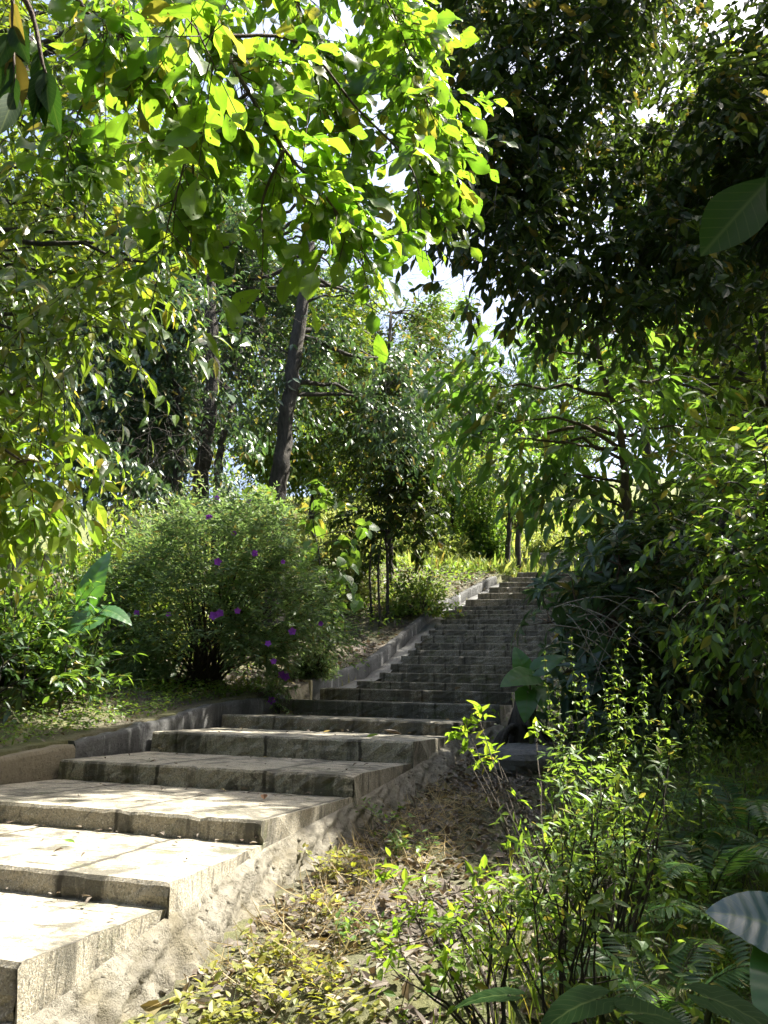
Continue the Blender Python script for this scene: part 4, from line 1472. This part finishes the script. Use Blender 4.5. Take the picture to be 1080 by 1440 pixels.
bO = ground_at(128, 7.9)
ear_plant('large heart-leaved plant with one upright glowing leaf beside the flowering bush', bO,
          [(at(126, 838, 7.7), np.array([0.06, 0.1, 1.0]), np.array([-0.45, -0.85, 0.1]), 0.5, 0.42),
           (at(125, 868, 7.6), np.array([-0.75, -0.45, -0.35]), np.array([-0.1, -0.7, 0.7]), 0.5, 0.48),
           (at(150, 858, 7.7), np.array([0.6, -0.2, -0.15]), np.array([0.1, -0.5, 0.8]), 0.3, 0.24)], L_ear, 910)
bO = ground_at(745, 7.0)
ear_plant('dark ruffled elephant ear plant at the right edge of the steps', bO,
          [(at(745, 950, 7.0), np.array([-0.8, -0.5, -0.1]), np.array([0.1, -0.6, 0.8]), 0.30, 0.30), (at(750, 960, 7.1), np.array([0.2, -0.7, -0.5]), np.array([0.2, -0.6, 0.8]), 0.3, 0.28),
           (at(757, 940, 7.1), np.array([0.7, -0.2, 0.5]), np.array([-0.2, -0.7, 0.7]), 0.26, 0.24), (at(738, 945, 7.2), np.array([-0.3, 0.0, 0.9]), np.array([0, -1, 0.2]), 0.24, 0.22), (at(742, 975, 7.0), np.array([-0.2, -0.6, -0.7]), np.array([-0.1, -0.8, 0.5]), 0.26, 0.24)], L_ear, 911)

# broad-leaved plant right of the flowering bush
rng = np.random.default_rng(920)
cl = [C(*c) for c in ((400, 710, 11.8, .26), (440, 705, 11.8, .28), (470, 715, 11.8, .24), (430, 745, 11.6, .28), (480, 760, 11.8, .24), (455, 800, 11.6, .26), (465, 860, 11.2, .2), (445, 850, 11.2, .18), (490, 830, 12, .22), (380, 690, 12, .22), (500, 750, 12.2, .2))]
b = ground_at(450, 11.8)
tree('heart_leaved_plant', 'climbing plant with broad heart-shaped leaves right of the flowering bush', 'plant', 921,
     [b, b + [0, 0, .5], at(450, 800, 11.7), at(440, 730, 11.8)], 0.02, 0.008, cl, L_mid, 16, 5, 0.28, 0.17, 0.14, tmpl=T_OV, twigs=True, gap=False, fold=0.2, crown_name='foliage', down=0.8)
# low feathery bush at the right foot of the flowering bush
bush('feathery_bush', 'small feathery light green bush at the foot of the upper kerb wall', 'bush', 922, 445, 11.2, 0.85, 0.75, L_bush, 0.045, 0.013, 6500, tmpl=T_TINY)
bush('yellow_shrub', 'yellow green shrub with pointed leaves behind the heart-leaved plant on the left', 'shrub', 923, 130, 10.4, 2.4, 2.5, L_yel, 0.13, 0.035, 5200, tmpl=T_LAN)
bush('yellow_shrub', 'pale yellow shrub behind the top of the flowering bush', 'shrub', 924, 215, 11.6, 2.4, 3.0, L_meadow, 0.12, 0.035, 4600, tmpl=T_LAN)

# leafy saplings in the left corner
for k, (px, py, Y, lab) in enumerate(((40, 905, 7.0, 'pointed-leaf sapling in the left corner above the kerb wall'), (95, 925, 7.3, 'pointed-leaf sapling with drooping tips right of the left corner one'), (5, 930, 6.8, 'pointed-leaf seedling cut by the left edge, above the kerb wall'))):
    rng = np.random.default_rng(930 + k)
    b = ground_at(px, Y)
    cl = [C(px + dx, py + dy, Y + dz, .2) for dx, dy, dz in ((0, 0, 0), (-30, 20, .1), (28, 25, -.1), (5, 50, 0), (-15, -25, .2), (20, -10, .1))]
    tree('pointed_leaf_sapling', lab, 'sapling', 940 + k, [b, b + [0, 0, .25], at(px, py, Y)], 0.012, 0.006, cl, L_blue if k else L_mid, 10, 8, 0.26, 0.11, 0.032, tmpl=T_LAN, group='pointed-leaf saplings', twigs=False, gap=False, crown_name='foliage')
# shaded shrub filling the left side under the glossy tree
bush('leafy_undershrub', 'shaded undershrub at the left edge behind the pointed-leaf saplings', 'shrub', 950, 20, 7.6, 2.4, 1.7, L_mid, 0.1, 0.035, 5200, tmpl=T_LAN)

# the dark fallen log
rng = np.random.default_rng(955)
a_, b_ = ground_at(392, 11.2) + [0, 0, .05], ground_at(455, 11.9) + [0, 0, .04]
mb = MB()
pp = np.array([a_ + (b_ - a_) * s for s in np.linspace(0, 1, 9)]) + rng.normal(size=(9, 3)) * 0.008
tube(mb, pp, 0.075 + 0.008 * rng.normal(size=9), 9, True, rng, 0.06)
lg = mb.build('fallen_log', M_bark, None, True, origin=pp[0])
tag(lg, 'dark fallen log lying under the bush behind the kerb wall', 'log')

# ground cover on the left bank
rng = np.random.default_rng(960)


def scatter(rng, n, t0, t1, side, d0, d1, pw=1.0):
    t = rng.uniform(t0, t1, n)
    d = d0 + (d1 - d0) * rng.random(n) ** pw
    wl = np.interp(t, [10, 13], [0.22, 0.45])
    q = qL(t) - wl - d if side < 0 else qR(t) + d
    x = U[0] * t + Eq[0] * q
    y = U[1] * t + Eq[1] * q
    return np.stack([x, y, G(x, y)], 1)


P = scatter(rng, 9000, 4.2, 9.5, -1, 0.05, 3.0, 1.3)
lv = Leaves()
hh = rng.uniform(0.01, 0.14, len(P))
lv.add(P + np.array([0, 0, 1.0]) * hh[:, None], rdir(rng, len(P)) * [1, 1, .4], np.array([0, 0, 1.0]) + rng.normal(size=P.shape) * 0.5, rng.uniform(0.03, 0.065, len(P)), rng.uniform(0.014, 0.026, len(P)), rng=rng)
o = lv.build('ground_cover', L_weed, None, T_TINY)
tag(o, 'low leafy ground cover on the left bank above the kerb wall', 'ground cover', kind='stuff')
P = np.concatenate([scatter(rng, 7000, 8, 24, -1, 0.6, 7.0, 0.8), scatter(rng, 3200, 15.5, 25, -1, 0.1, 2.8)])
lv = Leaves()
hh = rng.uniform(0.02, 0.3, len(P))
lv.add(P + np.array([0, 0, 1.0]) * hh[:, None], rdir(rng, len(P)) * [1, 1, .4] + [0, 0, .4], np.array([0, 0, 1.0]) + rng.normal(size=P.shape) * 0.5, rng.uniform(0.06, 0.16, len(P)), rng.uniform(0.02, 0.05, len(P)), rng=rng)
o = lv.build('undergrowth', L_weed, None, T_MID)
tag(o, 'patchy undergrowth below the trees on the upper left bank', 'undergrowth', kind='stuff')

# leaf litter
rng = np.random.default_rng(970)
lv = Leaves()


def litter(P, s0, s1, tilt=0.45):
    n = len(P)
    D = rdir(rng, n) * [1, 1, 0.35]
    N = np.array([0, 0, 1.0]) + rng.normal(size=(n, 3)) * tilt
    D[:, 2] *= tilt / 0.45
    l = rng.uniform(s0, s1, n)
    lv.add(P + np.array([0, 0, 1.0]) * rng.uniform(0.004, 0.03, n)[:, None], D, N, l, l * rng.uniform(0.35, 0.6, n), droop=rng.uniform(-0.3, 0.5, n), rng=rng)


litter(scatter(rng, 5200, 2.2, 9.5, 1, 0.15, 1.6), 0.022, 0.085)
litter(scatter(rng, 2600, 3.0, 9.5, 1, 0.15, 2.5), 0.025, 0.06)
litter(scatter(rng, 3800, 9.0, 22.0, -1, 0.0, 2.6), 0.05, 0.13)
litter(scatter(rng, 600, 4.0, 9.0, -1, 0.0, 1.2), 0.03, 0.07)
for n in range(1, NS - 1):
    k = 60 if n < 9 else 20
    l_, r_ = ST[n]
    dep = tn[n + 1] - tn[n]
    f = np.where(rng.random(k) < 0.65, rng.uniform(0.75, 0.97, k), rng.random(k))
    q_ = rng.random(k)
    P = l_[None] * (1 - q_[:, None]) + r_[None] * q_[:, None] + U[None] * (f * dep)[:, None] + Eq[None] * ((qLn[n + 1] - qLn[n]) * f)[:, None] * (1 - q_[:, None])
    P[:, 2] = zn[n] + 0.002
    litter(P, 0.008, 0.05, 0.15)
o = lv.build('leaf_litter', L_dead, None, T_MID, 0.5)
tag(o, 'grey brown fallen leaves carpeting the bare path and the upper left bank', 'leaf litter', kind='stuff')
# dry grass tangle beside the footing
lv = Leaves()
P = scatter(rng, 1100, 3.0, 6.3, 1, 0.2, 0.75)
lv.add(P, rdir(rng, len(P)) * [1, 1, 0.2] + [0, 0, 0.35], rng.normal(size=P.shape), rng.uniform(0.08, 0.24, len(P)), 0.004, droop=0.5, rng=rng)
o = lv.build('dry_grass', L_straw, None, T_MID)
tag(o, 'dry straw coloured grass tangled beside the rough footing of the steps', 'dry grass', kind='stuff')


rng = np.random.default_rng(977)
P = scatter(rng, 700, 2.4, 8.5, 1, 0.15, 1.3)
mb = MB()
for p in P:
    a_ = rdir(rng, 7) * rng.uniform(0.006, 0.022)
    a_[:, 2] *= 0.6
    v = np.concatenate([a_[:3], a_[3:6] * [1, 1, -0.3]]) + p + [0, 0, 0.006]
    mb.add(v, [0, 1, 2, 0, 3, 4, 1, 1, 4, 5, 2, 2, 5, 3, 0, 3, 5, 4], [3, 4, 4, 4, 3])
o = mb.build('pebbles', M_foot)
tag(o, 'small stones and concrete crumbs strewn along the bare path', 'gravel', kind='stuff')


# single dead leaves and twigs on the steps
def dead_leaf(px, py, Y, L, label, mat, seed, up=0.012):
    rng = np.random.default_rng(seed)
    c = at(px, py, Y)
    mb, lv = MB(), Leaves()
    a_ = rng.uniform(0, 6.28)
    lv.add(np.array([c]), np.array([[math.cos(a_), math.sin(a_) * 0.5, 0.03]]), np.array([[rng.normal() * .1, -0.1, 1.0]]), L, L * 0.5, droop=-0.2, rng=rng)
    lv.put(mb, T_OV, 0.7)
    v = np.concatenate(mb.v)
    # rest it on the tread below
    t = c @ U
    k = int(np.searchsorted(tn, t) - 1)
    mb.v = [v + np.array([0, 0, zn[k] + up - v[:, 2].min()])]
    o = mb.build('dead_leaf', mat, None, origin=mb.v[0].mean(0))
    tag(o, label, 'leaf', 'dead leaves on the steps')


dead_leaf(565, 1016, 7.55, 0.16, 'curled grey dead leaf on the sixth step, largest of those on the steps', L_dead, 1, 0.014)
dead_leaf(372, 1112, 5.15, 0.085, 'rusty brown leaf leaning at the foot of a sunlit riser', L_rust, 2)
dead_leaf(515, 1036, 6.9, 0.11, 'small green brown leaf on the tread right of centre', L_weed, 3)
dead_leaf(455, 1016, 7.7, 0.07, 'tiny straw leaf at the joint of a dim riser', L_straw, 4)
dead_leaf(640, 972, 10.5, 0.13, 'dark leaf lump on the step below the kerb wall end', L_dead, 5)
dead_leaf(105, 1192, 4.2, 0.06, 'tiny green leaf alone on a bright tread', L_weed, 6)

# ------------------------------------------------------------------ right bank: rock, roots, weeds, ferns
rng = np.random.default_rng(1001)


def rock(label, c, r, seed, squash=(1, 0.8, 0.55)):
    rng = np.random.default_rng(seed)
    n1, n2 = 22, 14
    th = np.linspace(0, 2 * np.pi, n1, endpoint=False)
    ph = np.linspace(0.02, np.pi - 0.02, n2)
    T_, P_ = np.meshgrid(th, ph)
    d = np.stack([np.cos(T_) * np.sin(P_), np.sin(T_) * np.sin(P_), np.cos(P_)], -1)
    rad = np.ones(T_.shape)
    for k in range(14):
        a_ = rdir(rng, 1)[0]
        rad = np.minimum(rad, 0.62 + 0.3 * rng.random() + 0.8 * (1 - (d @ a_)))
    rad += 0.02 * rng.normal(size=rad.shape)
    V = d * rad[..., None] * r * np.array(squash)
    i = np.arange(n2 - 1)[:, None] * n1 + np.arange(n1)[None]
    j = np.arange(n2 - 1)[:, None] * n1 + (np.arange(n1)[None] + 1) % n1
    mb = MB()
    mb.add(V.reshape(-1, 3) + c, np.stack([i, i + n1, j + n1, j], -1).reshape(-1), np.full((n2 - 1) * n1, 4))
    o = mb.build('rock', M_rock, None, False, origin=c)
    tag(o, label, 'rock')


rock('large dark grey rock half buried right of the steps', ground_at(735, 7.0) + [0, 0, 0.03], 0.36, 5)
rock('smaller rough rock against the right end of the steps', ground_at(690, 7.6) + [0, 0, 0.02], 0.2, 6)
rt = empty('root_stump', ground_at(728, 7.9), 'tangled grey roots of a stump at the right end of the steps', 'stump')
mb = MB()
b = ground_at(728, 7.9)
for k in range(9):
    a_ = rng.uniform(0, 6.28)
    e = b + np.array([math.cos(a_) * .4, math.sin(a_) * .35, -.04])
    tube(mb, bez(b + [0, 0, rng.uniform(.1, .4)], b + [math.cos(a_) * .22, math.sin(a_) * .2, .3], e, 8), np.linspace(0.04, 0.012, 8), 6, True, rng, 0.1)
tube(mb, [b + [0, 0, -.1], b + [0, 0, .2], b + [.02, 0, .45]], [0.12, 0.09, 0.06], 8, True, rng, 0.12)
mb.build('roots', M_bark, rt, True)

# the arching dry twigs under the dark shrub
tw = empty('dry_twigs', ground_at(850, 6.6), 'arching dead grey twigs hanging in front of the dark shrub', 'twigs')
mb = MB()
for k in range(16):
    a_ = at(rng.uniform(760, 900), rng.uniform(830, 930), 6.9)
    b_ = at(rng.uniform(800, 960), rng.uniform(850, 1000), 6.6)
    tube(mb, bez(a_, (a_ + b_) / 2 + [0, 0, rng.uniform(.05, .3)], b_, 7), np.linspace(0.006, 0.002, 7), 4)
mb.build('twig_tangle', M_barkl, tw)


def spike_weed(label, base, stems, mat, seed, L=0.055, group='tall spike weeds'):
    """upright stems with opposite leaves that shrink into a pale spike"""
    rng = np.random.default_rng(seed)
    root = empty('spike_weed', base, label, 'weed', group)
    mb, lv = MB(), Leaves()
    lvs = Leaves()
    for tip in stems:
        b = base + rng.normal(size=3) * [.08, .08, 0]
        mid = (b * .45 + tip * .55) + rng.normal(size=3) * .09
        p = bez(b, mid, tip, 26)
        p[1:-1] += rng.normal(size=(24, 3)) * 0.003
        ln = np.linalg.norm(tip - b)
        tube(mb, p, np.linspace(0.006, 0.0015, 26), 5)
        nn = int(ln / 0.034)
        for s in np.clip(np.sort(np.linspace(0.16, 1, nn) + rng.normal(size=nn) * 0.012), 0.1, 1):
            if s < 0.7 and rng.random() < 0.18:
                continue
            i = int(s * 25)
            td = unit(p[min(i + 1, 25)] - p[max(i - 1, 0)])
            x = unit(np.cross(td, [math.cos(s * 40), math.sin(s * 40), 0.1]))
            for sgn in (1, -1):
                sz = L * (1.2 - 0.85 * max(0, s - 0.35) / 0.65) * rng.uniform(0.45, 1.3)
                D = x * sgn + td * rng.uniform(-0.1, 0.6) + np.array([0, 0, -0.2]) + rng.normal(size=3) * 0.3
                lv.add(p[i][None], D[None], (td + rng.normal(size=3) * 0.2)[None], sz, sz * 0.36, droop=0.3, rng=rng)
                if s < 0.75 and rng.random() < 0.5:
                    e = p[i] + unit(D) * sz * 1.5 + [0, 0, .02]
                    sticks(mb, [p[i]], [e], .0015, .001)
                    dd = rdir(rng, 4)
                    lv.add(np.repeat(e[None], 4, 0), dd, [0, 0, 1.0] + dd * .3, sz * .6, sz * .22, rng=rng)
                if s > 0.6:
                    dd = rdir(rng, 3)
                    lvs.add(np.repeat(p[i][None], 3, 0), dd, rdir(rng, 3), .014, .008, rng=rng)
    mb.build('stems', M_stem, root)
    lv.d += lvs.d
    lv.build('foliage', mat, root, T_LAN)
    return root


Yw = 4.1
spike_weed('tall spike weed with pale tips, leftmost of its group in front of the dark shrub', ground_at(835, 4.1), [at(802, 885, 4.2), at(765, 918, 4.1), at(785, 960, 4.0), at(820, 950, 4.1), at(800, 1010, 3.9)], L_weed, 1011)
spike_weed('tall spike weed with the highest tips in the middle of its group', ground_at(880, 4.2), [at(888, 868, 4.3), at(868, 905, 4.3), at(900, 905, 4.2), at(850, 960, 4.2), at(915, 950, 4.1), at(880, 985, 4.0)], L_weed, 1012)
spike_weed('thin spike weed with two tips right in its group, nearest the ferns', ground_at(935, 4.3), [at(953, 898, 4.4), at(985, 935, 4.4), at(940, 970, 4.3), at(960, 1010, 4.2)], L_weed, 1013)


def rosette_shrub(label, base, tips, mat, seed, L=0.075, W=0.026, per=1, stemr=0.006, name='rosette_shrub', low=None):
    """bare forking stems, whorls of leaves at every tip"""
    rng = np.random.default_rng(seed)
    root = empty(name, base, label, 'shrub')
    mb, lv = MB(), Leaves()
    for tip in tips:
        p = bez(base + rng.normal(size=3) * [.03, .03, 0], (base + tip) / 2 + rng.normal(size=3) * .05 + [0, 0, .08], tip, 12)
        p[1:-1] += np.cumsum(rng.normal(size=(10, 3)) * 0.008, 0) * np.sin(np.linspace(0.3, 2.9, 10))[:, None]
        tube(mb, p, np.linspace(stemr, 0.0018, 12), 5)
        rosettes(rng, lv, [(tip, p[-1] - p[-3] + np.array([0, 0, .06]), 1.0)], 9, L, W, 0.15)
        for k in range(per):
            i = rng.integers(5, 11)
            d = rdir(rng, 1)[0] + [0, 0, .6]
            e = p[i] + unit(d) * rng.uniform(.06, .16)
            sticks(mb, [p[i]], [e], .0025, .0015)
            rosettes(rng, lv, [(e, d, rng.uniform(.6, .95))], 7, L, W, 0.15)
    mb.build('stems', M_twig, root)
    lv.build('foliage', mat, root, T_LAN)
    return root


rosette_shrub('leggy shrub with bright yellow leaf rosettes in front of the upper steps', ground_at(790, 3.4),
              [at(x, y, Y) for x, y, Y in ((672, 1003, 4.3), (640, 1036, 4.3), (660, 1052, 4.25), (690, 1050, 4.3), (700, 1068, 4.2), (655, 1020, 4.3), (680, 1075, 4.2), (755, 1028, 4.1))], L_yel, 1021, 0.07, 0.026, 1)
rosette_shrub('low yellow green rosette shrub beside the bare path in the foreground', ground_at(690, 2.75),
              [at(x, y, Y) for x, y, Y in ((545, 1222, 3.2), (570, 1250, 3.1), (560, 1332, 2.9), (600, 1262, 3.0), (690, 1222, 3.0), (640, 1292, 2.9), (610, 1310, 2.8), (580, 1290, 3.0), (660, 1255, 2.9), (720, 1265, 2.8), (620, 1345, 2.75), (550, 1370, 2.7))], L_yel, 1022, 0.065, 0.024, 3)
rng = np.random.default_rng(1023)
rosette_shrub('dense thicket shrub with many upright dark stems in the middle right', ground_at(845, 3.3),
              [at(rng.uniform(765, 980), rng.uniform(1040, 1200), rng.uniform(3.1, 3.7)) for _ in range(22)], L_weed, 1024, 0.058, 0.018, 4)
rosette_shrub('dark stemmed shrub with dull leaves nearest the camera in the lower right', ground_at(785, 2.6),
              [at(rng.uniform(690, 880), rng.uniform(1130, 1290), rng.uniform(2.5, 2.9)) for _ in range(14)], L_weed, 1025, 0.06, 0.021, 4, 0.005)


def fern(label, base, n, ln, mat, seed, toward=None, group='ferns on the right bank'):
    rng = np.random.default_rng(seed)
    root = empty('fern', base, label, 'fern', group)
    mb, lv = MB(), Leaves()
    for k in range(n):
        a_ = k * 2.4 + rng.uniform(-.3, .3)
        d = np.array([math.cos(a_), math.sin(a_), 0])
        if toward is not None:
            d = unit(d + np.asarray(toward) * 0.8)
        L_ = ln * rng.uniform(0.7, 1.15)
        p = bez(base, base + d * L_ * .35 + [0, 0, L_ * .75], base + d * L_ * .95 + [0, 0, L_ * rng.uniform(.15, .5)], 40)
        tube(mb, p, np.linspace(0.004, 0.001, 40), 4)
        td = unit(np.gradient(p, axis=0))
        x = unit(np.cross(td, [0, 0, 1.0]))
        nrm = np.cross(x, td)
        s = np.linspace(0, 1, 40)
        sel = s > 0.18
        pw = L_ * 0.24 * np.sin(np.pi * np.clip((s - .1) / .95, 0, 1)) ** 0.8 * (1 - 0.45 * s)
        for sgn in (1, -1):
            D = x * sgn + td * 0.45 + rng.normal(size=p.shape) * .05
            lv.add(p[sel], D[sel], nrm[sel], pw[sel] + .01, np.maximum(0.008, L_ * 0.026), droop=0.2, rng=rng)
    mb.build('frond_stems', M_stem, root)
    lv.build('fronds', mat, root, T_LAN)
    return root


ferns = [(985, 1120, 3.9, .62, 'pale shaded fern with tall arching fronds right of the spike weeds'), (1050, 1170, 3.4, .55, 'fern at the right edge above the bluish leaf'), (930, 1230, 2.9, .5, 'fern with fronds arching over the dark stems'),
         (880, 1330, 2.3, .5, 'dark fern in the foreground left of the bluish leaf'), (1040, 1050, 4.6, .6, 'fern in the deep shade by the right edge'), (760, 1400, 2.2, .34, 'small dark fern at the bottom centre right'),
         (1000, 1400, 1.9, .4, 'nearest dark fern in the bottom right corner'), (940, 1080, 4.4, .5, 'fern just behind the thin spike weed')]
for k, (px, py, Y, ln, lab) in enumerate(ferns):
    p = at(px, py, Y)
    b = Gp(p[0], p[1])
    fern(lab, b, 11, ln, L_fern, 1040 + k)

# big leaves in the foreground
b = Gp(1.35, 2.0)
ear_plant('pale bluish ribbed elephant ear leaf cut by the right edge', b,
          [(at(1095, 1305, 2.05), np.array([-0.75, 0.05, 0.28]), np.array([-0.2, -0.6, 0.8]), 0.155, 0.2, L_earb), (at(1120, 1360, 2.0), np.array([-0.4, -0.4, -0.2]), np.array([0, -0.5, 1]), 0.2, 0.2)], L_ear, 1060)
b = Gp(0.55, 1.75)
ear_plant('dark elephant ear plant at the bottom edge of the photo', b,
          [(at(840, 1405, 1.9), np.array([-0.9, -0.3, -0.1]), np.array([-0.05, -0.15, 1]), 0.15, 0.13), (at(900, 1425, 1.85), np.array([0.8, 0.3, -0.1]), np.array([0.1, -0.12, 1]), 0.17, 0.14), (at(715, 1400, 2.1), np.array([-0.9, 0.2, -0.05]), np.array([0, -0.2, 1]), 0.14, 0.07),
           (at(1000, 1405, 1.75), np.array([0.6, -0.3, -0.1]), np.array([0.1, -0.15, 1]), 0.16, 0.14)], L_dim, 1061)

# yellow-green weeds along the footing
weeds = [(300, 1370, 3.0, .2, 'yellow weed clump at the bottom of the footing, largest of its row'), (350, 1330, 3.2, .16, 'yellow weed clump just above the largest one'), (400, 1395, 3.05, .18, 'yellow weed clump right of the largest one, in straw'), (250, 1425, 2.8, .14, 'yellow weed clump cut by the bottom edge'),
         (445, 1255, 4.0, .12, 'small yellow weed clump halfway along the footing'), (470, 1195, 4.6, .14, 'yellow weed clump against the footing below the third riser'), (500, 1300, 3.7, .14, 'green weed clump at the left edge of the bare path'), (545, 1130, 5.4, .2, 'green leafy weed at the broken corner of the footing'),
         (510, 1210, 4.5, .12, 'small weed clump on the litter below the broken corner'), (330, 1425, 2.75, .14, 'bottom yellow weed clump between straw and footing'), (450, 1340, 3.3, .13, 'yellow weed clump in the dry leaves mid path'), (470, 1420, 2.9, .13, 'weed clump at the bottom edge beside the bare path'),
         (400, 1290, 3.5, .13, 'weed clump under the hollow of the footing'), (560, 1175, 5.0, .13, 'weed clump beside the bare path, below the broken corner')]
for k, (px, py, Y, r, lab) in enumerate(weeds):
    rng = np.random.default_rng(1080 + k)
    p = at(px, py, Y)
    b = Gp(p[0], p[1])
    root = empty('weed_clump', b, lab, 'weed', 'weed clumps along the footing')
    mb, lv = MB(), Leaves()
    m = int(rng.integers(11, 24))
    tip = b + np.stack([rng.normal(size=m) * r * .7, rng.normal(size=m) * r * .7, rng.uniform(.03, r * .9, m)], 1)
    sticks(mb, np.repeat(b[None], m, 0) + rng.normal(size=(m, 3)) * [r * .4, r * .4, 0], tip, .0018, .001)
    rosettes(rng, lv, [(t, rdir(rng, 1)[0] * .4 + [0, 0, 1.0], rng.uniform(.6, 1.2)) for t in tip], 6, .04, .024, .1)
    mb.build('stems', M_stem, root)
    lv.build('foliage', L_yelw if k not in (6, 7, 13) else L_weed, root, T_MID)

# undergrowth over the right bank
rng = np.random.default_rng(1100)
lv = Leaves()
P = scatter(rng, 15000, 2.0, 9.5, 1, 0.9, 4.5, 0.9)
P = np.concatenate([P, scatter(rng, 5000, 7.5, 17.0, 1, 0.05, 3.5)])
t = P @ U
d = P @ Eq - qR(t) + np.where(t > 8, 1.6, 0)
P = P[rng.random(len(P)) < np.clip((d - 1.1) / 0.7, 0.02, 1)]
hh = rng.random(len(P)) ** 1.6 * 0.36
lv.add(P + np.array([0, 0, 1.0]) * hh[:, None], rdir(rng, len(P)) * [1, 1, .5], np.array([0, 0, 1.0]) + rng.normal(size=P.shape) * 0.5, rng.uniform(0.03, 0.085, len(P)), rng.uniform(0.012, 0.03, len(P)), rng=rng)
o = lv.build('undergrowth', L_weed, None, T_MID)
tag(o, 'dense shaded leafy undergrowth covering the right bank', 'undergrowth', kind='stuff')
lv = Leaves()
P = scatter(rng, 8000, 2.0, 8.5, 1, 1.15, 3.8, 0.9)
lv.add(P, rdir(rng, len(P)) * [.5, .5, .2] + [0, 0, 1.0], rng.normal(size=P.shape), rng.uniform(0.06, 0.26, len(P)), 0.007, droop=0.35, rng=rng)
o = lv.build('grass', L_grass, None, T_LAN)
tag(o, 'fine grass blades between the weeds on the right bank', 'grass', kind='stuff')
# fallen sticks on the bare path
rng = np.random.default_rng(1110)
for k, (px, py, Y, lab) in enumerate(((600, 1190, 4.9, 'thin dry stick lying across the bare path, upper one'), (520, 1290, 3.8, 'dry stick half under litter on the bare path, middle one'), (540, 1425, 2.9, 'dark forked stick at the bottom of the bare path'))):
    p = at(px, py, Y)
    b = Gp(p[0], p[1], .03)
    a_ = rng.uniform(-.6, .6)
    mb = MB()
    pp = np.array([b + np.array([math.cos(a_) * s, math.sin(a_) * s, 0]) for s in np.linspace(-.22, .22, 9)]) + rng.normal(size=(9, 3)) * .006
    pp[:, 2] = G(pp[:, 0], pp[:, 1]) + .022 + .004 * rng.normal(size=9)
    tube(mb, pp, np.linspace(.008, .003, 9), 5)
    tube(mb, [pp[5], pp[5] + [.06, .05, .02], pp[5] + [.13, .07, .015]], [.004, .003, .002], 5)
    o = mb.build('fallen_stick', M_barkl if k < 2 else M_twig, None, origin=b)
    tag(o, lab, 'stick', 'fallen sticks on the path')

print('steps z', np.round(zn, 2), 't', np.round(tn, 2))
print('left px', [tuple(np.round(proj(s[0]), 0)) for s in ST[2:9]])
